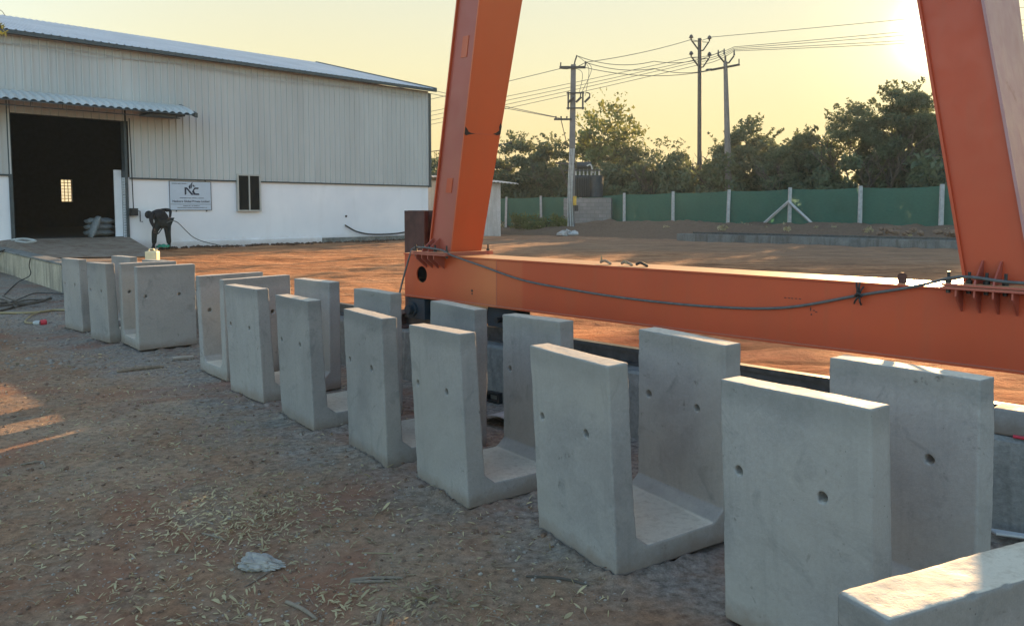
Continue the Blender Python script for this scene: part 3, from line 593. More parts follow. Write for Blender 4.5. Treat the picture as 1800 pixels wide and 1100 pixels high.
# ------------------------------------------------------------------ warehouse
wh = thing('warehouse', H(0, 0, YZ), 'large warehouse with grey ribbed upper walls, whitewashed base and an open loading door', 'building')
SL, SR = -14.0, 9.94; DS0, DS1, DZ0, DZ1 = -3.80, -1.05, .88, 4.12; DEP = 16.2; ZC = 2.55; ZE = 6.05
wall = MB()
wall.fbox(H, SL, DS0, 0, .23, 0, ZC); wall.fbox(H, DS1, SR - .02, 0, .23, 0, ZC); wall.fbox(H, DS0, DS1, 0, .23, 0, DZ0 - .03)
wall.fbox(H, SL + .01, SR - .02, DEP - .23, DEP, 0, 1.98)
for a, b in ((SL + .01, 1.69), (2.15, SR - .02)): wall.fbox(H, a, b, DEP - .22, DEP - .01, 1.98, 3.0)
wall.fbox(H, SL + .01, SR - .02, DEP - .21, DEP - .02, 3.0, 6.15)
for s0, s1 in ((SR - .25, SR - .021), (SL + .01, SL + .24)):
    wall.fbox(H, s0, s1, .231, DEP - .231, 0, 6.0)
    wall.hexa([H(s0, .231, 6.0), H(s1, .231, 6.0), H(s1, DEP - .231, 6.0), H(s0, DEP - .231, 6.0), H(s0, DEP / 2 - .1, 7.95), H(s1, DEP / 2 - .1, 7.95), H(s1, DEP / 2 + .1, 7.95), H(s0, DEP / 2 + .1, 7.95)])
mk('wall', wall, M_PLAST, wh)
pn = MB(); pn.fbox(H, .15, 5.24, -.05, -.001, 0, .70); mk('plinth', pn, M_PLAST, wh, bevel=.01)
pn = MB(); pn.fbox(H, 5.24, 9.9, -.04, -.001, 0, .68); mk('plinth', pn, M_RAILC, wh, bevel=.01)
M_INN = plain('shade_dark_sheet', (.035, .04, .045), .9); fl = MB(); fl.fbox(H, SL + .25, SR - .26, .24, DEP - .24, YZ + .1, DZ0 - .01); mk('floor', fl, plain('dark_shed_floor', (.06, .055, .05), .9), wh)  # lining and floor coloured dark to put shade into the interior
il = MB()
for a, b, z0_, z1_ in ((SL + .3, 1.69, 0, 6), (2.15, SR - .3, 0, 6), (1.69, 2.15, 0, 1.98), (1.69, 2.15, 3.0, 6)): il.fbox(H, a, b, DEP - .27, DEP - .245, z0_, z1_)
il.fbox(H, SL + .3, SL + .33, .3, DEP - .3, 0, 6); il.fbox(H, SR - .33, SR - .3, .3, DEP - .3, 0, 6); il.fbox(H, SL + .3, DS0 - .1, .26, .28, 0, 6); il.fbox(H, DS1 + .1, SR - .3, .26, .28, 0, 6); il.fbox(H, DS0, DS1, .26, .28, DZ1 + .01, 6); mk('shade_lining', il, M_INN, wh)
def ribbed(m, s0, s1, z0, z1, d=-.03, pitch=.2, depth=.042, fr_=H):
    s = s0; pts = []
    while s < s1 - .01:
        for a, e in ((0, 0), (.70, 0), (.72, 1), (.88, 1), (.90, 0)): 
            q = s + a * pitch
            if q < s1: pts.append((q, d - e * depth))
        s += pitch
    pts.append((s1, d)); n = len(pts); vs_ = [fr_(q, t, z0) for q, t in pts] + [fr_(q, t, z1) for q, t in pts]
    m.add(vs_, [(i, i + 1, n + i + 1, n + i) for i in range(n - 1)])
cl = MB(); ribbed(cl, SL, DS0 - .02, ZC, ZE); ribbed(cl, DS1 + .12, SR, ZC, ZE); ribbed(cl, DS0 - .02, DS1 + .12, DZ1, ZE); mk('cladding', cl, M_CLAD, wh)
tr = MB(); tr.fbox(H, SR + .001, SR + .09, -.075, .10, ZC - .06, 6.02); tr.fbox(H, DS1 + .12, SR, -.062, -.0015, ZC - .045, ZC - .005); tr.fbox(H, SL, DS0 - .05, -.062, -.0015, ZC - .045, ZC - .005); mk('trim', tr, M_TRIM, wh)
bk = MB(); bk.fbox(H, SL, DS0 - .03, -.02, -.002, ZC, 6.1); bk.fbox(H, DS1 + .13, SR, -.02, -.002, ZC, 6.1); bk.fbox(H, DS0 - .03, DS1 + .13, -.02, -.002, DZ1 + .005, 6.1); mk('wall_lining', bk, M_CLAD, wh)
# roof: ribbed sheets up the slope
RZ0, RZ1, RD = 6.16, 8.24, 8.08; sl_ = (RZ1 - RZ0) / (RD + .3)
def roofside(m, flip, up=0.0):
    s = SL - .2; pts = []
    while s < SR + .08:
        for a, e in ((0, 0), (.6, 0), (.7, 1), (.88, 1)): pts.append((s + a * .2, e * .024))
        s += .2
    n = len(pts); f = (lambda d: d) if not flip else (lambda d: 2 * RD - d)
    m.add([H(q, f(-.3), RZ0 + e) for q, e in pts] + [H(q, f(RD), RZ1 + e) for q, e in pts], [(i, i + 1, n + i + 1, n + i) for i in range(n - 1)])
rf = MB(); roofside(rf, False); roofside(rf, True); mk('roof', rf, M_ROOF, wh)
ru = MB()
for f in ((lambda d: d), (lambda d: 2 * RD - d)):
    ru.hexa([H(SL, f(-.28), RZ0 - .05), H(SR + .08, f(-.28), RZ0 - .05), H(SR + .08, f(RD), RZ1 - .05), H(SL, f(RD), RZ1 - .05), H(SL, f(-.28), RZ0 - .012), H(SR + .08, f(-.28), RZ0 - .012), H(SR + .08, f(RD), RZ1 - .012), H(SL, f(RD), RZ1 - .012)])
mk('roof_lining', ru, M_TRIM, wh)
gt = MB(); gt.fbox(H, SL, SR + .15, -.36, -.285, RZ0 - .10, RZ0 - .005); mk('eave_gutter', gt, M_TRIM, wh)
vg = MB(); vg.hexa([H(SR + .11, -.36, RZ0 - .10), H(SR + .15, -.36, RZ0 - .10), H(SR + .15, RD, RZ1 - .06), H(SR + .11, RD, RZ1 - .06), H(SR + .11, -.36, RZ0 + .05), H(SR + .15, -.36, RZ0 + .05), H(SR + .15, RD, RZ1 + .06), H(SR + .11, RD, RZ1 + .06)]); mk('verge_trim', vg, M_TRIM, wh)
# conduit under the eave
cd = MB(); cd.tube([H(s, -.10, 5.88 + .03 * math.sin(s * 1.9)) for s in np.arange(SL, SR, .4)], .008, 5)
cd.tube([H(s, -.10, 5.80 + (.10 if -1.2 < s < .6 else 0) + .04 * math.sin(s * 1.3)) for s in np.arange(SL, SR - .5, .4)], .006, 5)
for s in np.arange(SL + .5, SR, 1.25): cd.tube([H(s, -.10, 6.0), H(s, -.10, 5.8)], .01, 5)
mk('conduit', cd, M_GREYP, wh)
# door frame, guides, hoist
df = MB(); df.fbox(H, DS0 - .08, DS0, -.05, .20, DZ0 - .2, DZ1 + .3); df.fbox(H, DS1, DS1 + .07, -.05, .20, DZ0 - .1, DZ1 + .3); df.fbox(H, DS0, DS1, -.01, .2, DZ1, DZ1 + .35); mk('door_frame', df, M_TRIM, wh)
dp = MB(); dp.fbox(H, DS1 - .21, DS1 - .01, .24, .28, DZ0, 2.76); mk('door_guide', dp, M_WHITE, wh)
ho = MB(); ho.fbox(H, DS1 + .08, DS1 + .26, -.20, -.035, 1.47, 1.68); ho.tube([H(DS1 + .28, -.14, 1.6), H(DS1 + .33, -.14, 1.6), H(DS1 + .33, -.14, 1.3), H(DS1 + .40, -.14, 1.3)], .014, 6); hoo = mk('shutter_hoist', ho, M_DARK, wh)
ch = MB(); ch.tube([H(DS1 + .17, -.1, 1.68), H(DS1 + .14, -.09, 4.2)], .014, 6); mk('chain', ch, M_DARK, hoo)
# far window with bars, seen through the dark interior
fw = MB()
for k in range(4): fw.fbox(H, 1.69 + .145 * k, 1.715 + .145 * k, DEP - .17, DEP - .14, 1.98, 3.0)
for k in range(8): fw.fbox(H, 1.7, 2.14, DEP - .136, DEP - .11, 1.98 + .142 * k, 2.005 + .142 * k)
mk('barred_window', fw, M_YEL, wh)
# front window
wf = MB()
for a in ((2.22, 2.27, 1.58, 2.75), (2.60, 2.64, 1.63, 2.70), (2.96, 3.01, 1.58, 2.75)): wf.fbox(H, a[0], a[1], -.12, .002, a[2], a[3])
wf.fbox(H, 2.27, 2.96, -.118, .002, 1.58, 1.63); wf.fbox(H, 2.27, 2.96, -.118, .002, 2.70, 2.75); wfo = mk('window', wf, M_FRAME, wh)
wg = MB(); wg.fbox(H, 2.27, 2.96, -.084, -.079, 1.63, 2.70); mk('pane', wg, M_GLASS, wfo)
# awning
aw = MB(); s = -5.2; pts = []
while s < .50:
    for a, e in ((0, 0), (.15, .03), (.4, .045), (.65, .03), (.8, 0)): pts.append((s + a * .2, e))
    s += .2
n = len(pts); rows = [(-.08, 4.66), (-.5, 4.58), (-.9, 4.46), (-1.15, 4.33)]
aw.add([H(q, d, z + e) for d, z in rows for q, e in pts], [(r * n + i, r * n + i + 1, (r + 1) * n + i + 1, (r + 1) * n + i) for r in range(3) for i in range(n - 1)])
awn = mk('awning', aw, M_CLAD, wh)
au = MB()
for r in range(3):
    (d0, z0), (d1, z1) = rows[r], rows[r + 1]; au.hexa([H(-5.2, d0, z0 - .03), H(.50, d0, z0 - .03), H(.50, d1, z1 - .03), H(-5.2, d1, z1 - .03), H(-5.2, d0, z0 - .006), H(.50, d0, z0 - .006), H(.50, d1, z1 - .006), H(-5.2, d1, z1 - .006)])
mk('awning_lining', au, M_TRIM, awn)
ab = MB(); ab.tube([H(-5.2, -1.0, 4.20), H(.15, -1.0, 4.20)], .014, 6)
for q in np.arange(-5, .2, .72): ab.tube([H(q, -1.0, 4.2), H(q, -1.0, 4.42)], .009, 5); 
ab.fbox(H, -.62, .30, -.98, -.06, 4.28, 4.34)
ab.hexa([H(.50, -.08, 4.60), H(.58, -.08, 4.60), H(.58, -1.17, 4.25), H(.50, -1.17, 4.25), H(.50, -.08, 4.72), H(.58, -.08, 4.72), H(.58, -1.17, 4.38), H(.50, -1.17, 4.38)])
mk('awning_frame', ab, M_TRIM, awn)
# apron ramp
rp = MB(); q0 = [(-3.95, 0), (-1.0, 0)]
rp.add([H(-3.95, -.001, .872), H(-1.0, -.001, .872), H(-.66, -.001, .49), H(-1.4, -3.4, .485), B(-13.0, .24, .60), B(-16.4, .24, .70), H(-4.9, -.001, .74)], [(0, 5, 4), (0, 4, 3), (0, 3, 1), (1, 3, 2), (0, 6, 5)])
tag(mk('apron', rp, M_APRON), kind='structure')
# sign
sg = thing('sign_board', H(.79, -.03, 2.05), 'pale blue grey company sign board with a dark NC emblem beside the window', 'sign')
m = MB(); m.fbox(H, .16, 1.42, -.035, -.002, 1.62, 2.48); mk('board', m, plain('sign_face', (.50, .58, .68), .4, 0, .05), sg, bevel=.004)
m = MB()
for a in ((.16, .175, 1.62, 2.48), (1.405, 1.42, 1.62, 2.48)): m.fbox(H, a[0], a[1], -.041, -.0355, a[2], a[3])
m.fbox(H, .175, 1.405, -.041, -.0355, 1.62, 1.632); m.fbox(H, .175, 1.405, -.041, -.0355, 2.468, 2.48)
for s, z in ((.33, 2.515), (1.25, 2.505), (.36, 1.60), (1.27, 1.60)): m.tube([H(s, -.03, z), H(s, -.001, z)], .018, 8)
mk('board_frame', m, M_DARK, sg)
def text(body, size, s, z, parent, mat, frame=H, d=-.0375, name='lettering', sx=1.0):
    c = bpy.data.curves.new('t', 'FONT'); c.body = body; c.size = size; c.align_x = 'CENTER'; c.align_y = 'CENTER'; c.extrude = .0008; c.offset = size * .02
    o = bpy.data.objects.new('t', c); COL.objects.link(o); dg = bpy.context.evaluated_depsgraph_get(); me = bpy.data.meshes.new_from_object(o.evaluated_get(dg)); bpy.data.objects.remove(o)
    m = MB(); m.add([frame(s + v.co.x * sx, d - v.co.z, z + v.co.y) for v in me.vertices], [tuple(p.vertices) for p in me.polygons]); return mk(name, m, mat, parent)
M_INK = plain('sign_ink', (.01, .015, .04), .5, 0, .05)
def small_print(s0, s1, z, h):          # print too small to read in the photograph
    m = MB(); r_ = random.Random(int(z * 1000)); s = s0
    while s < s1:
        w = r_.uniform(.35, .8) * h; m.prism([H(s, -.0375, z - h / 2 * r_.uniform(.7, 1)), H(s + w, -.0375, z - h / 2), H(s + w, -.0375, z + h / 2 * r_.uniform(.6, 1)), H(s, -.0375, z + h / 2)], -WN * .001); s += w + h * (.25 if r_.random() < .84 else .9)
    mk('small_print', m, M_INK, sg)
small_print(.24, .70, 2.41, .022); small_print(.46, 1.18, 1.985, .020)
text('Nedcore Global Private Limited', .088, .80, 1.885, sg, M_INK, sx=.98); m = MB(); m.fbox(H, .19, 1.39, -.0385, -.0355, 1.795, 1.805); mk('rule_line', m, M_INK, sg)
small_print(.56, 1.04, 1.755, .020); small_print(.38, 1.26, 1.70, .020)
def flat(pts, par, nm='emblem', d=-.0385): m = MB(); m.prism([H(.80 + x, d, 2.20 + z) for x, z in pts], -WN * .0015); return mk(nm, m, M_INK, par)
flat([(-.19, -.12), (-.19, .10), (-.14, .10), (-.14, -.12 + .03), (-.16, -.12)], sg); flat([(-.175, .10), (-.12, .10), (.08, -.12), (.01, -.12)], sg)
flat([(.06, .03), (.11, .10), (.235, .10), (.22, .055), (.13, .055), (.09, .01), (.11, -.05), (.14, -.075), (.235, -.075), (.255, -.12), (.09, -.12), (.03, -.03)], sg)
flat([(-.05, .06), (-.07, .12), (-.03, .18), (-.01, .19), (-.015, .10), (-.03, .05)], sg); flat([(-.01, .06), (.0, .20), (.03, .25), (.06, .24), (.035, .20), (.03, .12), (.015, .07)], sg); flat([(.05, .13), (.06, .20), (.10, .15), (.14, .14), (.10, .12)], sg)
sg2 = thing('sign_board', H(-4.55, -.03, 2.0), 'grey sign board cut off by the left edge beside the open door', 'sign')
m = MB(); m.fbox(H, -5.35, -4.20, -.035, -.002, 1.60, 2.48); mk('board', m, bpy.data.materials['sign_face'], sg2, bevel=.004)
m = MB(); m.fbox(H, -5.35, -4.19, -.04, -.002, 1.50, 1.56); mk('lower_strip', m, M_DARK, sg2)
# outlet and hose on the wall
m = MB(); m.tube([H(6.23, -.03, 1.41), H(6.23, .0, 1.41)], .035, 12); tag(mk('wall_outlet', m, M_DARK), 'small round dark pipe outlet on the white warehouse wall', 'outlet')
m = MB(); m.tube(curve_pts([H(6.18, -.02, 1.10), H(6.26, -.12, 1.02), H(6.6, -.15, .86), H(7.2, -.15, .76), H(8.2, -.15, .76), H(8.96, -.16, .84), H(9.6, -.16, .93), H(10.3, -.1, 1.0)], 8), .028, 8); tag(mk('black_hose', m, M_BLACK, smooth=True), 'thick black hose sagging from the white warehouse wall', 'hose')
for a in ((6.5, .9, 6.9, .52), (7.6, .74, 7.2, .55), (7.7, .74, 8.2, .55), (8.9, .8, 8.3, .55)): pass
# sacks inside the door
def sack(c, l, w, h, rot, label, tilt=0):
    m = bmesh.new(); bmesh.ops.create_cube(m, size=1.0); bmesh.ops.subdivide_edges(m, edges=m.edges, cuts=5, use_grid_fill=True)
    M = Matrix.Rotation(rot, 3, 'Z') @ Matrix.Rotation(tilt, 3, 'Y')
    for v in m.verts:
        x, y, z = v.co * 2; k = (1 - .55 * abs(x) ** 6) ; q = Vector((x * l / 2, y * w / 2 * (1 - .12 * z * z), z * h / 2 * (1 - .55 * y ** 4) * (1 - .6 * x ** 6)))
        q += Vector((0, 0, .012 * math.sin(x * 9 + y * 5))); v.co = M @ q
    me = bpy.data.meshes.new('sack'); m.to_mesh(me); m.free(); me.materials.append(M_SACK)
    for p in me.polygons: p.use_smooth = True
    o = bpy.data.objects.new('cement_sack', me); COL.objects.link(o); o.location = c; return tag(o, label, 'sack', 'grey sacks just inside the warehouse door')
wa = math.atan2(WS.y, WS.x)
for k, nm in enumerate(('bottom', 'middle', 'top')): sack(H(-1.55 + .02 * k, .75, DZ0 + .10 + k * .165), .72, .42, .19, wa, nm + ' grey sack of the flat stack inside the door')
sack(H(-1.78, .35, DZ0 + .28), .62, .34, .17, wa, 'grey sack leaning upright against the stack inside the door', R(-68))
# small building right of the warehouse
sh = thing('plastered_shed', (-1.5, 33.7, YZ), 'small grey plastered shed with a corrugated sheet roof behind the crane leg', 'building')
ce = Vector((-.49, 33.66, 0)); ax_ = Vector((math.sin(R(-82)), math.cos(R(-82)), 0)); bx_ = Vector((math.sin(R(-12)), math.cos(R(-12)), 0))
def SH(a, b, z): return ce + ax_ * a + bx_ * b + Vector((0, 0, z))
m = MB(); m.hexa([SH(0, 0, 0), SH(0, 4, 0), SH(4.2, 4, 0), SH(4.2, 0, 0), SH(0, 0, 2.75), SH(0, 4, 2.75), SH(4.2, 4, 2.75), SH(4.2, 0, 2.95)]); mk('wall', m, mat_wallconc('shed_plaster', (.38, .39, .40), (.50, .51, .52), (.30, .30, .29), 1.0), sh)
m = MB(); pts = []
for k in range(66): pts.append((-.7 + k * .08, .035 * (k % 2)))
n = len(pts); m.add([SH(a, -.35, 2.72 + .085 * (a + .7) + e) for a, e in pts] + [SH(a, 4.3, 3.0 + .085 * (a + .7) + e) for a, e in pts] + [SH(a, -.35, 2.69 + .085 * (a + .7) + e) for a, e in pts], [(i, i + 1, n + i + 1, n + i) for i in range(n - 1)] + [(i, i + 1, 2 * n + i + 1, 2 * n + i) for i in range(n - 1)]); mk('roof', m, M_LGREY, sh)
cr = thing('cream_wall', (-3.2, 34.5, YZ), 'cream plastered wall glimpsed between the warehouse corner and the orange leg', 'wall')
m = MB(); m.fbox(lambda a, b, z: Vector((P(744, 368, 35).x + a, 35 + b, z)), 0, 1.4, 0, .2, 0, 3.0); mk('wall', m, mat_wallconc('cream_plaster', (.50, .45, .34), (.60, .54, .42), (.38, .34, .27), 1.0), cr)
m = MB(); m.fbox(lambda a, b, z: Vector((P(744, 368, 35).x + a, 35 + b, z)), -.03, 1.43, -.04, .24, 3.0, 3.12); m.fbox(lambda a, b, z: Vector((P(744, 368, 35).x + a, 35 + b, z)), 0, 1.4, -.03, .0, 2.35, 2.40); mk('coping', m, M_LGREY, cr)

# ------------------------------------------------------------------ poles, transformer and wires
def zat(v, Y): return P(900, v, Y).z
tp = thing('transformer_pole', (3.02, 38.2, YZ), 'concrete pole left of the others with cross arm and fuse frame, beside the transformer', 'utility pole')
px = P(1004, 368, 38.2).x
def TP(u, v, dy=0): q = P(u, v, 38.2); return Vector((q.x, q.y + dy, q.z))
m = MB(); a = .115; b_ = .17
m.hexa([Vector((px - b_, 38.1, .3)), Vector((px + b_, 38.1, .3)), Vector((px + b_, 38.35, .3)), Vector((px - b_, 38.35, .3)), Vector((px + .07 - a, 38.12, 8.6)), Vector((px + .07 + a, 38.12, 8.6)), Vector((px + .07 + a, 38.3, 8.6)), Vector((px + .07 - a, 38.3, 8.6))]); mk('pole', m, M_PSC, tp)
m = MB(); m.box(TP(1006, 119.5, -.12), 1.25, .10, .11); m.tube([TP(985, 120, -.12), TP(985.5, 111, -.12)], .035, 6); m.tube([TP(1028, 118, -.12), TP(1029, 109, -.12)], .035, 6); m.tube([TP(1009, 116), TP(1011, 107), TP(1014, 98)], .04, 6); mk('cross_arm', m, M_DPOLE, tp)
m = MB()
for u in (998.5, 1024): m.box(TP(u, 178, -.14), .08, .06, .85)
for v in (164.5, 191): m.box(TP(1011, v, -.15), .85, .06, .07)
for u in (1003, 1016, 1031):
    m.tube([TP(u - 4, 181, -.2), TP(u + 1, 176, -.2), TP(u + 5, 172, -.2)], .06, 6)
for u in (1014, 1030): m.tube(curve_pts([TP(u, 164, -.15), TP(u + 6, 166, -.15), TP(u + 5, 174, -.2)], 4), .03, 5)
mk('fuse_frame', m, M_DPOLE, tp)
m = MB(); m.box(TP(989, 210.5, -.12), .85, .08, .09); [m.tube([TP(u, 209, -.12), TP(u, 205, -.12)], .04, 6) for u in (977, 986, 996)]; m.tube([TP(986, 212, -.14), TP(998, 262, -.14)], .02, 5); mk('lower_arm', m, M_DPOLE, tp)
m = MB(); m.box(TP(993, 288, -.12), .95, .06, .08, M=Matrix.Rotation(R(3), 3, 'Y')); m.tube([TP(984, 291, -.1), TP(1000, 332, -.1)], .035, 6); mk('stay_arm', m, M_DPOLE, tp)
m = MB()
for k, u in enumerate((999, 1001.5, 1004, 1006)): m.tube(curve_pts([TP(u + 3, 262, -.16), TP(u, 312, -.17), TP(u - 1, 350, -.17), TP(u + (1 if k % 2 else -1), 402, -.17)], 6), .022, 5)
mk('service_cables', m, M_GREYP, tp)
m = MB(); m.box(TP(1009.5, 353, -.24), .16, .12, .44); mk('meter_box', m, M_YEL, tp, bevel=.01); m = MB(); m.box(TP(1012.5, 366, -.2), .18, .10, .28); mk('switch_box', m, M_BLACK, tp, bevel=.01)
for (p0, p1) in (((1013, 98), (1028, 170)), ((1029, 109), (1022, 164)), ((1000, 119), (1018, 164))):
    m = MB(); q0 = TP(*p0, -.1); q1 = TP(*p1, -.1); m.tube(curve_pts([q0, (q0 + q1) / 2 + Vector((.38, 0, .35)), q1], 8), .012, 5); mk('jumper_wire', m, M_WIRE, tp)
pb = thing('transformer_plinth', (4.2, 43.2, YZ), 'grey block masonry plinth carrying the transformer behind the concrete pole', 'plinth')
def PB(u, v, dy=0): q = P(u, v, 42.6); return Vector((q.x, q.y + dy, q.z))
x0 = PB(992, 300).x; x1 = PB(1074, 300).x
m = MB(); m.hexa([Vector((x0, 43.1, .2)), Vector((x1, 42.4, .2)), Vector((x1 + .3, 43.6, .2)), Vector((x0 + .3, 44.3, .2))] + [Vector((x, y, zat(348, 42.6))) for x, y in ((x0, 43.1), (x1, 42.4), (x1 + .3, 43.6), (x0 + .3, 44.3))]); mk('masonry', m, M_BRICK, pb)
tf = thing('transformer', PB(1040, 346, .6), 'dark finned electricity transformer standing on the masonry plinth', 'transformer')
zt0 = zat(346.5, 43); zt1 = zat(308, 43)
m = MB(); m.box((PB(1028, 0).x, 43.6, (zt0 + zt1) / 2), .85, .8, zt1 - zt0); mk('tank', m, M_BLUE, tf, bevel=.03)
for k in range(9): m = MB(); m.box((PB(1014 + k * 3.2, 0).x, 43.1, (zt0 + zt1) / 2 - .05), .03, .22, (zt1 - zt0) * .85); mk('cooling_fin', m, M_BLUE, tf)
m = MB(); m.tube([Vector((PB(1052, 0).x, 43.4, zt0)), Vector((PB(1052, 0).x, 43.4, zt1))], .42, 20); mk('radiator', m, M_BLUE, tf)
m = MB(); m.tube([Vector((PB(1018, 0).x, 43.5, zt1 + .55)), Vector((PB(1044, 0).x, 43.5, zt1 + .55))], .2, 14); mk('conservator', m, M_BLUE, tf)
m = MB()
for k in range(7): m.tube([Vector((PB(1016 + k * 7, 0).x, 43.3, zt1)), Vector((PB(1016 + k * 7, 0).x, 43.3, zt1 + .34))], [.05, .02], 8)
mk('bushings', m, M_GREYP, tf)
m = MB(); m.box((PB(1028, 0).x, 42.9, zat(299, 42.6)), 2.0, .08, .08); mk('busbar', m, M_DARK, tf)
m = MB(); m.tube(curve_pts([Vector((PB(1035, 0).x, 43, zt1 + .5)), Vector((PB(1042, 0).x, 43, zt1 + .55)), Vector((PB(1046, 0).x, 43, zt1 + .1))], 5), .04, 6); mk('pipe', m, M_GREYP, tf)

p1 = thing('utility_pole', (P(1231, 368, 45).x, 45, .9), 'tall thin dark pole with two V shaped brackets, tallest of the poles', 'utility pole')
Y1 = 45.0
def Q1(u, v): return P(u, v, Y1)
m = MB(); m.tube([Q1(1229, 400), Q1(1230, 68)], [.13, .11], 12); mk('pole', m, M_DPOLE, p1)
for v in (72, 101):
    b = MB(); b.tube([Q1(1216, v), Q1(1230, v + 19)], .045, 6); b.tube([Q1(1246, v + 2), Q1(1236, v + 17), Q1(1230, v + 18)], .045, 6); b.tube([Q1(1216, v + 1), Q1(1246, v + 3)], .018, 5); mk('bracket', b, M_DPOLE, p1)
    for u, dv in ((1215, 0), (1247, 1.5)):
        i_ = MB(); i_.tube([Q1(u, v + dv), Q1(u, v + dv - 4), Q1(u, v + dv - 5), Q1(u, v + dv - 9), Q1(u, v + dv - 11)], [.03, .05, .13, .09, .02], 10); mk('insulator', i_, M_INS, p1)
p2 = thing('utility_pole', (P(1281, 368, 40.0).x, 40.0, .9), 'stout pale concrete pole with a tilted cross arm just right of the thin dark pole', 'utility pole')
def Q2(u, v): return P(u, v, 40.0)
m = MB(); m.tube([Q2(1282.5, 395), Q2(1275, 108)], [.21, .10], 4); mk('pole', m, M_PSC, p2)
b = MB(); b.tube([Q2(1252, 123), Q2(1300, 114)], .06, 6); b.tube([Q2(1299, 114), Q2(1299, 104)], .03, 6); mk('cross_arm', b, M_DPOLE, p2)
b = MB(); b.tube([Q2(1263, 98), Q2(1274, 111)], .045, 6); b.tube([Q2(1290, 99), Q2(1281, 111), Q2(1274, 111.5)], .045, 6); b.tube([Q2(1275, 112), Q2(1275, 98)], .05, 6); mk('bracket', b, M_DPOLE, p2)
for u, v in ((1262.5, 98), (1273, 96), (1290.5, 98)): i_ = MB(); i_.tube([Q2(u, v), Q2(u, v - 10)], [.05, .03], 6); mk('insulator', i_, M_INS, p2)
for u in (1243,): i_ = MB(); i_.tube([Q2(u - 3, 124), Q2(u, 123.5), Q2(u + 4, 122), Q2(u + 8, 123), Q2(u + 11, 122)], [.02, .07, .03, .07, .02], 8); mk('insulator', i_, M_INS, p2)
def wire(pts, label, sag=0.0, r=.016):
    pts = [Vector(p) for p in pts]; out = []
    for i in range(len(pts) - 1):
        for k in range(14):
            t = k / 14; q = pts[i].lerp(pts[i + 1], t); q.z -= sag * 4 * t * (1 - t); out.append(q)
    out.append(pts[-1]); m = MB(); m.tube(out, r, 5); return tag(mk('overhead_wire', m, M_WIRE), label, 'overhead wire', 'overhead wires strung between the poles')
far_l = lambda v, u=560: P(u, v, 62)
wire([far_l(215), TP(985.5, 121, 0), TP(1029, 110, 0), Q1(1215, 70), Q1(1247, 66), P(2150, -25, 60)], 'topmost overhead wire, from the left cross arm over the thin pole to the sun', .12)
for k, (vl, vm, vr, lab) in enumerate(((232, 103, 4, 'first'), (240, 108, 18, 'second'), (250, 111, 40, 'third'), (258, 116, 50, 'lowest'))):
    wire([far_l(vl), Q1(1216 + k * 5, vm - 2), P(1290, 83 + k * 2.4, 45), P(2150, vr - 8, 60)], lab + ' wire of the four close strands rising behind the warehouse to the thin dark pole', .15)
wire([TP(1013, 98), P(1150, 108, 39), Q2(1273, 88)], 'thin wire from the tip of the transformer pole to the concrete pole', .3)
wire([TP(1029, 110), P(1150, 121, 39), Q2(1252, 122)], 'thin wire from the left pole arm to the tilted cross arm', .2)
wire([TP(1028, 119), Q2(1256, 123)], 'low thin wire from the left pole arm to the tilted cross arm', .35)
wire([P(560, 110, 60), TP(977, 206)], 'upper of the two slack wires coming down to the lower arm of the transformer pole', .1)
wire([P(560, 122, 60), TP(984, 208)], 'lower of the two slack wires coming down to the lower arm of the transformer pole', .1)
wire([P(700, 262, 33), P(776, 264, 33), P(900, 250, 34)], 'dark service wire running from the warehouse corner behind the orange leg', .1, .02)

# ------------------------------------------------------------------ fence
FO = Vector((16.8, 30.6, 0)); FD = Vector((-2.15, 2.31, 0))
fence = thing('net_fence', FO + FD * 3, 'green shade net fence on concrete posts along the back of the yard', 'fence')
def FP(i, z, off=0.0): n_ = Vector((.73, .68, 0)); return FO + FD * i + n_ * off + Vector((0, 0, z))
def ftop(i): return 2.58 - .035 * max(0, i - 2)
proto = None
for i in range(-6, 13):
    m = MB(); zt = ftop(i) + .05; ln = random.uniform(-.05, .05)
    c = [FP(i, .5) + Vector((dx, dy, 0)) for dx, dy in ((-.075, -.07), (.075, -.07), (.075, .07), (-.075, .07))]; c += [FP(i, zt) + Vector((dx * .85 + ln, dy, 0)) for dx, dy in ((-.075, -.07), (.075, -.07), (.075, .07), (-.075, .07))]
    m.hexa(c); po = mk('post', m, M_POST, fence, bevel=.01)
    if i == 2:
        for s_ in (-1, 1):
            m = MB(); m.tube([FP(i, 2.0, -.12), FP(i + s_ * .40, .92, -.15)], .065, 4); mk('brace', m, M_POST, fence)
for i in range(-6, 12):
    m = MB(); K = 14; L_ = 7; X = []; 
    for a in range(K + 1):
        t = i + a / K
        for b in range(L_ + 1):
            z = .62 + (ftop(t) - .02 - .05 * math.sin(math.pi * a / K) - .62) * b / L_
            m.v.append(tuple(FP(t, z, .11 + .05 * math.sin(a * 1.1 + i * 2) * math.sin(b * .5) + .02 * math.sin(a * 2.7 + b))))
    for a in range(K):
        for b in range(L_): q = a * (L_ + 1) + b; m.f.append((q, q + L_ + 1, q + L_ + 2, q + 1)); m.m.append(0)
    mk('net_panel', m, M_NET, fence, smooth=True)

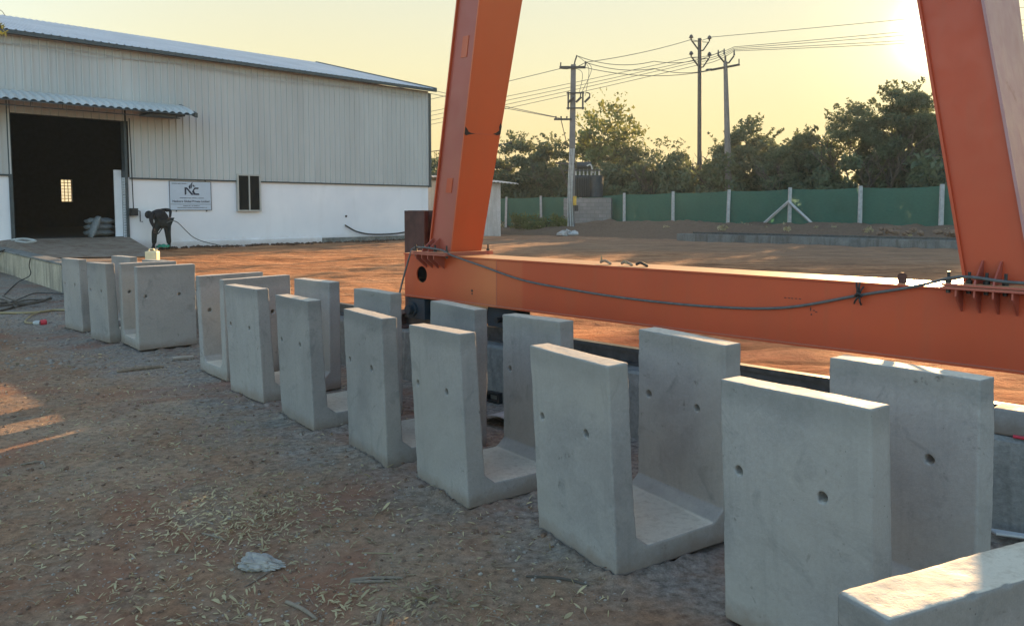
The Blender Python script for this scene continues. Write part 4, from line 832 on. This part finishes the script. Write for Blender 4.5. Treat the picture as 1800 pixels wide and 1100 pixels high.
# ------------------------------------------------------------------ trees
def leaves(centres, radii, n, size, seed, flat_=.75, aspect=.5):
    r = np.random.default_rng(seed); k = len(centres); C = np.array(centres); Rr = np.array(radii)
    idx = r.integers(0, k, n) if True else None
    d = r.normal(size=(n, 3)); d /= np.linalg.norm(d, axis=1)[:, None]; rad = r.random(n) ** .45
    pos = C[idx] + d * (rad * Rr[idx])[:, None] * np.array([1, 1, flat_])
    a = r.normal(size=(n, 3)); a /= np.linalg.norm(a, axis=1)[:, None]; b = np.cross(a, r.normal(size=(n, 3))); b /= np.linalg.norm(b, axis=1)[:, None]
    s = (size * (.6 + .8 * r.random(n)))[:, None]; a = a * s; b = b * s * aspect
    V = np.stack([pos - a, pos + b * .9 - a * .1, pos + a, pos - b * .9 + a * .1], 1).reshape(-1, 3); return V
def crown_mesh(name, V, mat, parent):
    n = len(V) // 4; me = bpy.data.meshes.new(name); me.vertices.add(len(V)); o = bpy.data.objects.new(name, me); COL.objects.link(o); org = Vector((0, 0, 0))
    if parent: o.parent = parent; org = parent.location
    V = V - np.array(org); me.vertices.foreach_set('co', V.astype(np.float32).ravel()); me.loops.add(4 * n); me.loops.foreach_set('vertex_index', np.arange(4 * n, dtype=np.int32))
    me.polygons.add(n); me.polygons.foreach_set('loop_start', np.arange(0, 4 * n, 4, dtype=np.int32)); me.polygons.foreach_set('loop_total', np.full(n, 4, np.int32)); me.update(); me.validate(); me.materials.append(mat); return o
def tree(u, Yd, hw, vtop, label, kind='dense', seed=0, n=7000, vb=372):
    r = random.Random(seed); sc_ = Yd / F; x = (u - CX) * sc_; ztop = CAMZ + (HZ - vtop) * sc_; w = hw * sc_; base = Vector((x, Yd, .6))
    root = thing('thorn_tree' if kind != 'broad' else 'broadleaf_tree', base, label, 'tree', 'trees growing beyond the green net fence')
    tm = MB(); tips = []
    def grow(p, d, ln, rad, dep):
        pts = [p]; rs = [rad]; q = p.copy(); dd = d.copy()
        for k in range(4):
            dd = (dd + Vector((r.uniform(-.22, .22), r.uniform(-.22, .22), r.uniform(-.05, .14)))).normalized(); q = q + dd * ln / 4; pts.append(q.copy()); rs.append(rad * (1 - .11 * (k + 1)))
        tm.tube(pts, rs, 6 if dep < 2 else 4, caps=False); 
        if dep >= 2: tips.append(q)
        if dep < 4 and ln > .35:
            for k in range(3 if dep < 2 else 2):
                an = r.uniform(0, 6.28); sp = r.uniform(.45, .95); nd = (dd + Vector((math.cos(an), math.sin(an), r.uniform(-.1, .45))) * sp).normalized(); grow(q if k else pts[3], nd, ln * r.uniform(.62, .82), rad * .58, dep + 1)
    hgt = ztop - .6
    nst = 1 if kind in ('broad',) else 3
    for k in range(nst):
        an = r.uniform(0, 6.28); grow(base + Vector((r.uniform(-.3, .3), r.uniform(-.3, .3), -.3)), Vector((math.cos(an) * .3, math.sin(an) * .3, 1)).normalized(), hgt * (.30 if kind != 'broad' else .30), .07 + .012 * hgt, 0)
    mk('trunk', tm, M_BARK, root)
    cs = []; rs = []
    zlo = {'dense': .16, 'umbrella': .5, 'broad': .52}[kind]
    nc = {'dense': 80, 'umbrella': 60, 'broad': 90}[kind]
    for k in range(nc):
        an = r.uniform(0, 6.28); q = math.sqrt(r.random()); hh = r.random()
        if kind == 'umbrella': top = 1 - .30 * q ** 2; z = .6 + hgt * (top - .16 * hh)
        elif kind == 'dense': top = 1 - .42 * q ** 2.2; z = .6 + hgt * (zlo + (top - zlo) * hh ** .8)
        else: top = 1 - .2 * q ** 2; z = .6 + hgt * (zlo + (top - zlo) * hh)
        cr = w * r.uniform(.18, .34) if kind != 'broad' else w * r.uniform(.25, .42)
        cs.append((x + math.cos(an) * q * w * .9, Yd + math.sin(an) * q * w * .8, z - cr * .55)); rs.append(cr)
    tp_ = [t for t in tips if .6 + hgt * zlo < t.z < ztop]
    for t in tp_[:30]: cs.append(tuple(t)); rs.append(w * r.uniform(.07, .16))
    V = leaves(cs, rs, int(n * (2.9 if kind != 'broad' else 1.9)), {'dense': .0021 * Yd, 'umbrella': .00175 * Yd, 'broad': .16}[kind], seed + 50, .62, .55)
    # wispy shoots that break the outline
    sh_ = []; rr = []
    for k in range(26):
        an = r.uniform(0, 6.28); q = r.uniform(.1, 1.0); zz = .6 + hgt * ((1 - .40 * q ** 2) if kind == 'dense' else (1 - .28 * q ** 2)); b = Vector((x + math.cos(an) * q * w, Yd + math.sin(an) * q * w * .8, zz - .25))
        for t in range(4): sh_.append(tuple(b + Vector((math.cos(an) * .14 * t, math.sin(an) * .14 * t, .12 * t)))); rr.append(.10)
    V2 = leaves(sh_, rr, n // 14, .085, seed + 90, 1, .5)
    crown_mesh('crown', np.concatenate([V, V2]), M_LEAF2 if kind == 'broad' else M_LEAF, root)
    return root
TREES = [
 (1462, 35.5, 38, 296, 'low bushy thicket added to keep sun off the net below the umbrella shaped acacia', 'dense', 6000),  # thicket added to block sun that shone through onto the net
 (815, 52, 60, 250, 'dark dense tree hidden mostly behind the far crane leg', 'dense', 6000), (762, 60, 30, 266, 'small tree top showing between the warehouse corner and the far crane leg', 'dense', 3000),
 (905, 52, 52, 236, 'rounded dark thorn tree just right of the far crane leg', 'dense', 9000), (972, 51, 50, 238, 'dark thorn tree directly left of the transformer pole', 'dense', 8500),
 (1068, 50, 60, 163, 'airy broad leaved tree rising tallest behind the transformer pole', 'broad', 1300), (1095, 51, 60, 244, 'dense dark thorn tree under the airy broad leaved tree', 'dense', 10000),
 (1165, 46, 56, 246, 'thorn tree with visible spreading branches left of the thin dark pole', 'dense', 6500), (1222, 56, 44, 290, 'low scrubby tree in the gap behind the thin dark pole', 'dense', 5000),
 (1308, 42, 70, 208, 'broad rounded thorn tree behind the stout concrete pole', 'dense', 13000), (1404, 38.5, 60, 230, 'dark thorn tree in the middle of the right hand group', 'dense', 11000),
 (1497, 37, 62, 178, 'umbrella shaped acacia with sky showing through its crown', 'umbrella', 6000), (1585, 36.5, 70, 148, 'tallest thorn tree beside the near crane leg', 'umbrella', 10500), (1600, 40, 80, 200, 'dense undergrowth tree behind the tallest thorn tree', 'dense', 10500),
 (1690, 37, 75, 172, 'thorn tree hidden behind the near crane leg', 'dense', 8000), (1790, 38, 70, 185, 'thorn tree at the far right edge behind the near crane leg', 'dense', 8000)]
for k, (u, Yd, hw, vt, lab, kd, n) in enumerate(TREES): tree(u, Yd, hw * (1.15 if kd == 'dense' else 1), vt, lab, kd, 100 + k * 7, n)
# scrub between the fence and the trees, and weeds on the berm
cs = []; rs = []
for k in range(560):
    t = random.uniform(-6, 12); o_ = random.uniform(1.2, 8); q = FP(t, random.uniform(.7, 4.0), o_); cs.append(tuple(q)); rs.append(random.uniform(.5, 1.0))
V = leaves(cs, rs, 80000, .15, 5, .8, .5); so_ = crown_mesh('scrub', V, M_LEAF, None); tag(so_, 'tangled scrub growing behind the green net fence', 'scrub', kind='stuff')
cs = []; rs = []
for k in range(90):
    t = random.uniform(-5, 9); o_ = random.uniform(-5.5, -.4); q = FP(t, random.uniform(.75, .95), o_); cs.append(tuple(q)); rs.append(random.uniform(.10, .28))
V = leaves(cs, rs, 3500, .07, 6, .6, .35); tag(crown_mesh('dry_weeds', V, M_LITTER, None), 'dry weeds and stalks on the earth bank before the net', 'weeds', kind='stuff')
q = G(940, 405, .6); bs = thing('bush', (q.x, q.y, .55), 'low green bush against the net fence left of the transformer pole', 'bush')
cs = [(q.x + random.uniform(-1.2, 1.6), q.y + random.uniform(-.5, .5), .55 + random.uniform(.1, .75)) for k in range(26)]; crown_mesh('foliage', leaves(cs, [.35] * 26, 2600, .09, 9, .8, .3), M_LEAF2, bs)
m = MB(); [m.tube([Vector((q.x + d * .3, q.y, .45)), Vector((q.x + d, q.y + .1, 1.3))], [.03, .01], 5) for d in (-.8, -.3, .2, .6, 1.0)]; mk('stem', m, M_BARK, bs)

# ------------------------------------------------------------------ the worker
vf = Vector((-.413, .911, 0)); vr = Vector((.911, .413, 0)); PO = Vector((-9.95, 22.15, YZ + .05))
K_ = .00132
def W_(cx, cy, dep=0): return PO + vr * ((cx - 585) * K_) + vf * dep + Vector((0, 0, (985 - cy) * K_))
per = thing('person', PO, 'worker in dark clothes bending over with a hand on his hip near the sign board', 'person')
def skin(name, pts, edges, mat, parent, sub=2, root=0):
    me = bpy.data.meshes.new(name); org = parent.location if parent.parent is None else parent.parent.location + parent.location
    me.from_pydata([tuple(Vector(p[0]) - org) for p in pts], edges, []); o = bpy.data.objects.new(name, me); COL.objects.link(o); o.parent = parent
    md = o.modifiers.new('skin', 'SKIN'); md.use_smooth_shade = True
    for i, p in enumerate(pts):
        rr = p[1] if hasattr(p[1], '__len__') else (p[1], p[1]); me.skin_vertices[0].data[i].radius = rr; me.skin_vertices[0].data[i].use_root = (i == root)
    ss_ = o.modifiers.new('sub', 'SUBSURF'); ss_.levels = sub; ss_.render_levels = sub; me.materials.append(mat); return o
body = [(W_(640, 380, 0), .165), (W_(600, 310, -.02), .185), (W_(520, 275, -.02), .185), (W_(440, 250, -.02), .14), (W_(405, 248, 0), .06), (W_(372, 252, .0), .07), (W_(352, 258, .0), .075),
        (W_(545, 440, -.04), .098), (W_(450, 640, -.05), .060), (W_(437, 880, .0), .046), (W_(415, 962, -.06), .038),
        (W_(705, 430, .06), .102), (W_(712, 640, .04), .062), (W_(735, 880, .08), .046), (W_(738, 965, .02), .038),
        (W_(400, 290, -.12), .075), (W_(400, 410, -.15), .058), (W_(440, 520, -.12), .036), (W_(448, 555, -.11), .034),
        (W_(600, 190, .10), .08), (W_(700, 160, .12), .062), (W_(782, 172, .10), .052), (W_(775, 260, .04), .036), (W_(765, 330, -.01), .034)]
bed = [(0, 1), (1, 2), (2, 3), (3, 4), (4, 5), (5, 6), (0, 7), (7, 8), (8, 9), (9, 10), (0, 11), (11, 12), (12, 13), (13, 14), (3, 15), (15, 16), (16, 17), (17, 18), (2, 19), (19, 20), (20, 21), (21, 22), (22, 23)]
skin('body', body, bed, M_CLOTH, per)
skin('trousers', [(W_(640, 390, 0), .17), (W_(545, 440, -.04), .13), (W_(452, 640, -.05), .085), (W_(437, 905, .0), .065), (W_(705, 430, .06), .132), (W_(712, 640, .04), .088), (W_(735, 905, .08), .065)], [(0, 1), (1, 2), (2, 3), (0, 4), (4, 5), (5, 6)], M_TROUS, per)
hb = bmesh.new(); bmesh.ops.create_icosphere(hb, subdivisions=3, radius=1)
for v in hb.verts: d_ = v.co.copy(); v.co = vr * (d_.x * .088 + d_.z * .03) + vf * d_.y * .085 + Vector((0, 0, d_.z * .108 - d_.x * .02)) + d_ * (.004 * math.sin(d_.x * 23 + d_.z * 17))
hme = bpy.data.meshes.new('hair'); hb.to_mesh(hme); hb.free(); hme.materials.append(M_HAIR); ho3 = bpy.data.objects.new('hair', hme); COL.objects.link(ho3); ho3.parent = per; ho3.location = W_(345, 262, -.005) - PO
for p_ in hme.polygons: p_.use_smooth = True
for (a, b) in ((W_(445, 960, .03), W_(395, 972, -.10)), (W_(742, 960, .10), W_(728, 975, -.04))):
    skin('shoe', [(a, .05), ((a + b) / 2, .048), (b, .038)], [(0, 1), (1, 2)], M_HAIR, per, 1)
def hand(base, d, par):
    d = Vector(d).normalized(); sd = d.cross(Vector((0, 0, 1))) if abs(d.z) < .9 else vr.copy(); sd.normalize(); up = sd.cross(d)
    pts = [(base, .028), (base + d * .05, (.036, .016)), (base + d * .085, (.036, .014))]; ed = [(0, 1), (1, 2)]
    for k in range(4):
        b0 = base + d * .085 + sd * (.030 - .02 * k); L = (.062, .072, .068, .052)[k]; i = len(pts)
        pts += [(b0, .009), (b0 + d * L * .5 - up * .008, .008), (b0 + d * L * .85 - up * .028, .007)]; ed += [(2, i), (i, i + 1), (i + 1, i + 2)]
    i = len(pts); pts += [(base + d * .03 + sd * .035, .011), (base + d * .07 + sd * .058 - up * .01, .009)]; ed += [(1, i), (i, i + 1)]
    skin('hand', pts, ed, M_SKIN, par, 1)
hand(W_(448, 555, -.12), (.1, .1, -1), per); hand(W_(765, 330, -.03), tuple(-vr * .8 + Vector((0, 0, -.5))), per)
m = MB(); m.tube(curve_pts([W_(650, 490, -.12), W_(600, 560, -.14), W_(540, 650, -.14), W_(505, 675, -.12), W_(480, 640, -.12)], 5), .018, 8); tag(mk('hose_nozzle', m, M_BLACK), 'short dark hose end held between the legs of the bending worker', 'hose')
m = MB(); m.tube(curve_pts([W_(700, 440, -.14), W_(790, 402, -.10), W_(870, 412, 0), W_(950, 470, .1), W_(1100, 640, .2), W_(1250, 780, .3), W_(1480, 880, .25), W_(1900, 985, .2)], 6), .012, 6); tag(mk('water_hose', m, M_ROPE), 'thin grey hose arching from the bending worker down to the ground', 'hose')
cl_ = bmesh.new(); bmesh.ops.create_icosphere(cl_, subdivisions=3, radius=1)
for v in cl_.verts: v.co = Vector((v.co.x * .20, v.co.y * .12, max(v.co.z, -.2) * .06)) + Vector((0, 0, .02 * math.sin(v.co.x * 9 + v.co.y * 5)))
me = bpy.data.meshes.new('green_cloth'); cl_.to_mesh(me); cl_.free(); me.materials.append(M_GREENC); o = bpy.data.objects.new('green_cloth', me); COL.objects.link(o); o.location = W_(610, 950, -.02); tag(o, 'crumpled green cloth on the ground between the feet of the worker', 'cloth')
m = MB(); m.tube(curve_pts([G(62, 441, .56), G(80, 438, .62), G(150, 438, .60), G(210, 440, .60), G(224, 436, .60), G(216, 429, .70), G(222, 422, .78), G(245, 421, .65), G(258, 420, .66)], 8), .022, 6); tag(mk('floor_hose', m, M_BLACK), 'dark hose snaking over the dusty concrete apron before the open door', 'hose')
m = MB(); m.tube(curve_pts([H(-3.95, -.3, .87), H(-3.7, -.5, .90), H(-3.5, -.7, .84), H(-3.75, -.8, .82), H(-3.9, -.5, .84)], 5), .03, 6); tag(mk('hose_coil', m, M_GREYP), 'short grey hose coil at the left foot of the warehouse door', 'hose')
jb = thing('jerrycan', G(268.5, 466, YZ), 'small cream plastic jerrycan standing on the yard behind the turned block', 'jerrycan')
q = G(268.5, 466, YZ); m = MB(); m.box(q + Vector((0, 0, .15)), .24, .18, .28); mk('can_body', m, M_CREAM, jb, bevel=.02)
m = MB(); m.tube([q + Vector((-.07, 0, .29)), q + Vector((-.06, 0, .335)), q + Vector((.03, 0, .335)), q + Vector((.04, 0, .29))], .014, 6); mk('handle', m, M_CREAM, jb); m = MB(); m.tube([q + Vector((.08, 0, .29)), q + Vector((.08, 0, .33))], .025, 10); mk('cap', m, M_CREAM, jb)

# ------------------------------------------------------------------ clutter on the foreground soil
def hs(x, y): return float(soil_h(np.array([[x]]), np.array([[y]]))[0, 0]) - .012
def GS(u, v, dz=0.0):
    q = G(u, v, 0)
    for _ in range(3): q = G(u, v, hs(q.x, q.y))
    q.z += dz; return q
m = MB(); m.tube(curve_pts([GS(u, v, .02) for u, v in ((-140, 556), (-40, 551), (0, 552), (45, 552), (75, 550), (95, 547), (118, 547), (150, 548))], 6), .019, 8); tag(mk('yellow_hose', m, M_YHOSE, smooth=True), 'thick yellow hose lying across the soil at the left edge', 'hose')
pl = thing('power_plug', GS(70, 572), 'grey and red industrial plug on a pale cable lying on the soil', 'plug')
a = GS(59, 571, .03); b = GS(71, 571, .03); c = GS(82, 570, .035)
m = MB(); m.tube([a, a.lerp(b, .3), b], [.022, .034, .036], 14); mk('plug_body', m, M_GREYP, pl, smooth=False); m = MB(); m.tube([b, b.lerp(c, .8), c], [.042, .042, .036], 14); mk('plug_collar', m, M_RED, pl)
m = MB(); m.tube(curve_pts([GS(59, 571, .03), GS(52, 571, .03), GS(44, 569, .03), GS(50, 562, .03), GS(58, 556, .03), GS(70, 551, .02)], 5), .012, 6); mk('cable', m, M_YHOSE, pl)
for k, (pts, rr) in enumerate(((((-60, 560), (0, 548), (40, 538), (90, 526)), .018), (((-60, 540), (0, 535), (50, 535), (88, 528)), .016), (((-60, 552), (10, 540), (45, 532), (84, 531)), .014), (((-50, 530), (0, 531), (20, 540), (30, 546)), .016), (((0, 545), (30, 541), (60, 540), (90, 530)), .02), (((5, 528), (25, 536), (50, 540), (70, 536)), .012))):
    m = MB(); m.tube(curve_pts([GS(u, v, .02 + .012 * k) for u, v in pts], 5), rr, 6); tag(mk('dark_branch', m, M_BARK, loc=GS(*pts[0])), 'long dark dry branch in the tangle at the left edge', 'branch', 'dark branches tangled on the soil at the left edge')
m = MB(); m.tube(curve_pts([GS(0, 538, .03), GS(25, 532, .03), GS(58, 520, .04), GS(80, 519, .04), GS(118, 520, .04)], 6), .010, 6); tag(mk('black_cable', m, M_BLACK), 'thin black cable lying over the tangle of branches', 'cable')
m = MB(); m.tube(curve_pts([B(-12.95, -.07, .60), B(-12.98, -.09, .45), B(-12.9, -.1, .25), GS(31, 498, .02), GS(8, 520, .02)], 6), .010, 6); tag(mk('hanging_cable', m, M_BLACK), 'thin black cable hanging down the stained low wall', 'cable')
m = MB(); m.tube(curve_pts([B(-15.2, -.05, .70), B(-15.6, -.12, .60), B(-15.9, -.12, .35), GS(-5, 486, .02)], 6), .022, 6); tag(mk('hanging_hose', m, M_BLACK), 'thicker black hose looping over the low wall at the very left edge', 'hose')
def stick(u0, v0, u1, v1, r, lab, mat=M_TWIG, bend=.02, name='stick'):
    a, b = GS(u0, v0, r * .7), GS(u1, v1, r * .7); c = (a + b) / 2 + Vector((bend, bend, r * .3)); m = MB(); m.tube(curve_pts([a, c, b], 4), [r * .8, r, r, r, r, r, r * .9, r * .8, r * .6][:9], 7)
    return tag(mk(name, m, mat, loc=a), lab, 'stick')
stick(616, 1021, 708, 1017, .008, 'flat grey stick, upper of the two lying together in the foreground', bend=.005); stick(615, 1024, 690, 1023, .006, 'thin grey stick just below the other one in the foreground', bend=.0)
stick(503, 1059, 557, 1090, .0085, 'short thick brown stick slanting near the bottom edge', bend=.005); stick(665, 1102, 670, 1077, .011, 'stubby dry stalk poking up from the bottom edge', bend=0)
stick(636, 972, 690, 973, .003, 'thin straw pale and straight right of the grey bag', M_LITTER, .0); stick(925, 1014, 1035, 1030, .006, 'dark bent twig lying before the second full block', M_BARK, .02)
stick(485, 998, 430, 1032, .0035, 'thin twig lying diagonally below the grey bag', M_TWIG, .005); stick(355, 938, 398, 951, .005, 'pale twig on the thick patch of leaves', M_TWIG, .004)
stick(205, 655, 288, 646, .022, 'weathered wooden lath lying before the turned block', M_TWIG, .0); stick(36, 818, 75, 812, .008, 'forked grey twig near the lit streaks on the left', M_TWIG, .01); stick(75, 812, 80, 822, .007, 'short stub beside the forked grey twig on the left', M_TWIG, .0)
m = MB(); q = GS(322, 632, .0); m.box(q + Vector((0, 0, .02)), .22, .10, .03, rot=.5); tag(mk('concrete_fragment', m, M_PRE, loc=q, bevel=.006), 'flat grey concrete fragment left of the second turned block', 'fragment')
# bent sheet and a hollow block between the castings and the wall
q = G(880, 742, 0); m = MB(); n = 12
for i in range(n + 1):
    t = i / n; z = .02 + .07 * math.sin(t * 2.6) ; p = q + DD * (-.16 + .42 * t) + Vector((0, 0, z))
    m.v += [tuple(p - NN * .12), tuple(p + NN * .16), tuple(p + NN * .16 - Vector((0, 0, .006))), tuple(p - NN * .12 - Vector((0, 0, .006)))]
for i in range(n):
    for j in range(4): m.f.append((i * 4 + j, i * 4 + (j + 1) % 4, i * 4 + 4 + (j + 1) % 4, i * 4 + 4 + j)); m.m.append(0)
tag(mk('bent_sheet', m, M_LGREY), 'bent grey sheet offcut on the soil between the blocks and the rail wall', 'sheet')
q = G(872, 705, 0); m = MB(); m.fbox(lambda a, b, z: q + DD * a + NN * b + Vector((0, 0, z)), -.07, .09, -.06, .0, .0, .02); m.fbox(lambda a, b, z: q + DD * a + NN * b + Vector((0, 0, z)), -.07, .09, -.06, .0, .07, .09); m.fbox(lambda a, b, z: q + DD * a + NN * b + Vector((0, 0, z)), -.07, -.05, -.06, .0, .02, .07); m.fbox(lambda a, b, z: q + DD * a + NN * b + Vector((0, 0, z)), .07, .09, -.06, .0, .02, .07)
tag(mk('box_section', m, M_DARK), 'small hollow steel box section at the foot of the rail wall', 'steel offcut')
# crumpled plastic bag
bmb = bmesh.new(); bmesh.ops.create_icosphere(bmb, subdivisions=6, radius=1)
Vb = np.array([v.co[:] for v in bmb.verts]); xb, yb, zb = Vb.T
cre = .60 * np.abs(vnoise(xb * 1.4 + zb, yb * 1.2 - zb * .6, 1.6, 71)) + .36 * np.abs(vnoise(xb + yb * .5, zb * 1.4 + yb, 3.0, 72)) + .07 * np.abs(vnoise(xb - zb, yb + xb * .4, 7, 73))
kb = .72 + cre * 1.3 + .25 * vnoise(xb, yb, .9, 75)
for v, k in zip(bmb.verts, kb):
    d = v.co.normalized(); v.co = Vector((d.x * .105 * k, d.y * .055 * k * (1 - .35 * max(d.x, 0)), max(d.z, -.3) * .048 * k * (1 - .45 * max(d.x, 0)) + .012))
me = bpy.data.meshes.new('plastic_bag'); bmb.to_mesh(me); bmb.free(); me.materials.append(M_BAG)
for p in me.polygons: p.use_smooth = True
o = bpy.data.objects.new('plastic_bag', me); COL.objects.link(o); o.location = GS(458, 996); o.rotation_euler = (0, 0, -.1); tag(o, 'crumpled dirty grey plastic bag lying on the soil', 'bag')
# debris by the transformer pole and on the yard
q = G(1000, 414, YZ); 
for k, (dx, s_) in enumerate(((-.28, .2), (.22, .18), (-.05, .14))):
    b = bmesh.new(); bmesh.ops.create_icosphere(b, subdivisions=2, radius=s_); 
    for v in b.verts: v.co = Vector((v.co.x * 1.2 + .08 * random.uniform(-1, 1), v.co.y + .08 * random.uniform(-1, 1), v.co.z * .6 + .06 * random.uniform(-1, 1)))
    me = bpy.data.meshes.new('lime_lump'); b.to_mesh(me); b.free(); me.materials.append(M_POST); o = bpy.data.objects.new('lime_lump', me); COL.objects.link(o); o.location = (q.x + dx, q.y + .2 * k, YZ + .06 + .09 * (k == 2)); tag(o, ('left pale lump', 'right pale lump', 'small pale lump between the two')[k] + ' of lime at the foot of the transformer pole', 'lump')
# stones: fallen clods along the warehouse plinth, gravel on the berm, one on the yard
def stones(name, pts, sizes, mat, label, cat):
    base = bmesh.new(); bmesh.ops.create_icosphere(base, subdivisions=1, radius=1); bv = np.array([v.co[:] for v in base.verts]); bf = [[v.index for v in f.verts] for f in base.faces]; base.free(); m = MB()
    for p, s_ in zip(pts, sizes):
        j = bv * (1 + rng.uniform(-.28, .28, (len(bv), 1))) * np.array([1, rng.uniform(.6, 1), rng.uniform(.45, .8)]) * s_; a = rng.uniform(0, 6.28); c, s2 = math.cos(a), math.sin(a)
        m.add([(p[0] + x * c - y * s2, p[1] + x * s2 + y * c, p[2] + z) for x, y, z in j], bf)
    return tag(mk(name, m, mat), label, cat, kind='stuff')
pts = [H(random.uniform(-.2, 9.5), -.12 - abs(random.gauss(0, .14)), YZ + .02) for _ in range(330)]; stones('soil_clods', [tuple(p) for p in pts], [random.uniform(.02, .085) for _ in pts], plain('dark_soil_clods', (.085, .05, .035), .95), 'dark soil clods thrown up along the foot of the warehouse wall', 'soil')
pts = [B(random.uniform(-4, 20), 21 + random.uniform(0, 4), 0) for _ in range(260)]
stones('bank_rubble', [(p.x, p.y, YZ + .28 + random.uniform(.0, .25)) for p in pts], [random.uniform(.04, .16) for _ in pts], plain('bank_earth', (.19, .12, .08), .95), 'rubble and clods on the bank behind the far rail', 'rubble')
def scatter(n, fn):
    out = []
    while len(out) < n:
        x, y = fn()
        if x * NN.x + y * NN.y < 4.55: out.append((x, y, hs(x, y)))
    return out
def hs_arr(X, Y): return soil_h(np.array(X)[None], np.array(Y)[None])[0] - .012
def band():
    y = random.uniform(2.2, 9) if random.random() < .75 else random.uniform(9, 15); return random.uniform(-.95 * y, .15 * y), y
def pts_on(n, fn):
    q = []
    while len(q) < n:
        x, y = fn()
        if x * NN.x + y * NN.y < 4.5: q.append((x, y))
    q = np.array(q); z = hs_arr(q[:, 0], q[:, 1]); return np.column_stack([q, z])
pp = pts_on(8000, band); stones('gravel', pp, np.clip(rng.lognormal(-5.4, .45, len(pp)), .002, .016), plain('gravel_stones', (.33, .29, .24), .9, 0, .5, 40), 'small pale gravel and chips scattered over the soil', 'gravel')
pp = pts_on(3500, band); stones('clods', pp, np.clip(rng.lognormal(-5.0, .55, len(pp)), .003, .022), plain('earth_clods', (.17, .105, .07), .95, 0, .5, 30), 'small brown earth clods scattered over the foreground soil', 'soil')
pp = pts_on(1500, lambda: (random.uniform(-9.5, -3), random.uniform(8, 15.2))); stones('rubble', pp, np.clip(rng.lognormal(-4.1, .4, len(pp)), .006, .05), plain('rubble_stones', (.24, .21, .18), .9, 0, .5, 20), 'rubble and clods on the soil below the low wall', 'rubble')
# leaf litter
CL = [(400, 912, .28, 420), (470, 882, .26, 380), (500, 925, .2, 200), (365, 948, .22, 240), (310, 880, .3, 220), (620, 1052, .16, 150), (690, 1062, .18, 180), (740, 1045, .12, 90), (880, 1082, .18, 130), (240, 690, .6, 260), (130, 640, .7, 240), (180, 720, .5, 160),
      (60, 970, .25, 110), (250, 1050, .16, 90), (180, 1040, .14, 60), (320, 770, .28, 170), (100, 820, .35, 160), (470, 860, .35, 120), (430, 1075, .14, 120), (600, 860, .3, 90), (340, 1020, .2, 70), (840, 980, .25, 60), (700, 960, .3, 70), (300, 835, .4, 150), (60, 880, .4, 120), (380, 740, .4, 110), (560, 1000, .2, 60)]
lx = []
for u, v, s_, n in CL:
    n = int(n * .9)
    q = G(u, v); a_ = np.column_stack([rng.normal(q.x, s_ * 1.2, n), rng.normal(q.y, s_ * .75, n)]); lx.append(a_)
lx.append(np.array([band() for _ in range(5200)])); lx = np.concatenate(lx); lx = lx[(lx @ np.array([NN.x, NN.y]) < 3.95)]
lz = hs_arr(lx[:, 0], lx[:, 1]); n = len(lx); V = []; Fc = []
for i in range(n):
    L = rng.uniform(.007, .020) * (1 if rng.random() < .85 else 1.5); wd = L * rng.uniform(.12, .26); a = rng.uniform(0, 6.28); up = rng.normal(0, .28); cv = rng.uniform(-.35, .6) * L; roll = rng.normal(0, .5)
    c, s_ = math.cos(a), math.sin(a); o = len(V)
    for t, w_ in ((-1, .15), (-.4, 1), (.35, .9), (1, .1)):
        for sd in (-1, 1):
            x = t * L; y = sd * w_ * wd; z = cv * (1 - t * t) * .5 + up * x + roll * y + .006 + abs(up) * L * .6; V.append((lx[i, 0] + x * c - y * s_, lx[i, 1] + x * s_ + y * c, lz[i] + z))
    Fc += [(o, o + 2, o + 3, o + 1), (o + 2, o + 4, o + 5, o + 3), (o + 4, o + 6, o + 7, o + 5)]
m = MB(); m.v = V; m.f = Fc; m.m = [0] * len(Fc); tag(mk('leaf_litter', m, M_LITTER), 'dry narrow leaves scattered over the foreground soil', 'leaves', kind='stuff')
# thin straws
pp = pts_on(1500, band); m = MB()
for x, y, z in pp:
    a = random.uniform(0, 6.28); L = random.uniform(.02, .075); d = Vector((math.cos(a), math.sin(a), random.uniform(-.05, .12))) * L; q = Vector((x, y, z + .006)); m.tube([q - d, q + Vector((random.uniform(-.1, .1) * L, random.uniform(-.1, .1) * L, .004)), q + d], .0014, 4)
tag(mk('straw', m, M_TWIG), 'thin straws and twiglets scattered over the foreground soil', 'straw', kind='stuff')


# overhanging twig at the upper left corner
tw_ = thing('overhanging_twig', P(-60, 10, 5.0), 'leafy twig tip hanging into the upper left corner of the view', 'twig')
m = MB(); m.tube(curve_pts([P(-60, -30, 5.0), P(-30, 5, 5.0), P(-8, 30, 5.0), P(3, 52, 5.0)], 5), [.006] * 10 + [.004] * 5 + [.002], 5); m.tube(curve_pts([P(-25, 12, 5.0), P(0, 18, 5.02), P(9, 28, 5.02)], 4), .0018, 4); mk('stem', m, M_BARK, tw_)
crown_mesh('leaves', leaves([tuple(P(u, v, 5.0)) for u, v in ((-40, 5), (-30, 20), (-14, 34), (-4, 44), (0, 52), (-22, 48))], [.045] * 6, 130, .016, 77, 1, .4), M_LEAF2, tw_)

# ------------------------------------------------------------------ thin evening haze in the air
HAZE = 0.0006
if HAZE:
    hm = bpy.data.materials.new('evening_haze'); hm.use_nodes = True; hn = hm.node_tree; hn.nodes.clear()
    ho_ = hn.nodes.new('ShaderNodeOutputMaterial'); pv = hn.nodes.new('ShaderNodeVolumePrincipled'); pv.inputs['Color'].default_value = (.62, .80, .95, 1); pv.inputs['Density'].default_value = HAZE; pv.inputs['Anisotropy'].default_value = .35
    hn.links.new(pv.outputs[0], ho_.inputs['Volume'])
    m = MB(); m.fbox(lambda a, b, z: Vector((a, b, z)), -340, 420, -330, 640, -1.5, 16.0); tag(mk('haze', m, hm), 'thin pale evening haze in the air', 'haze', kind='stuff')
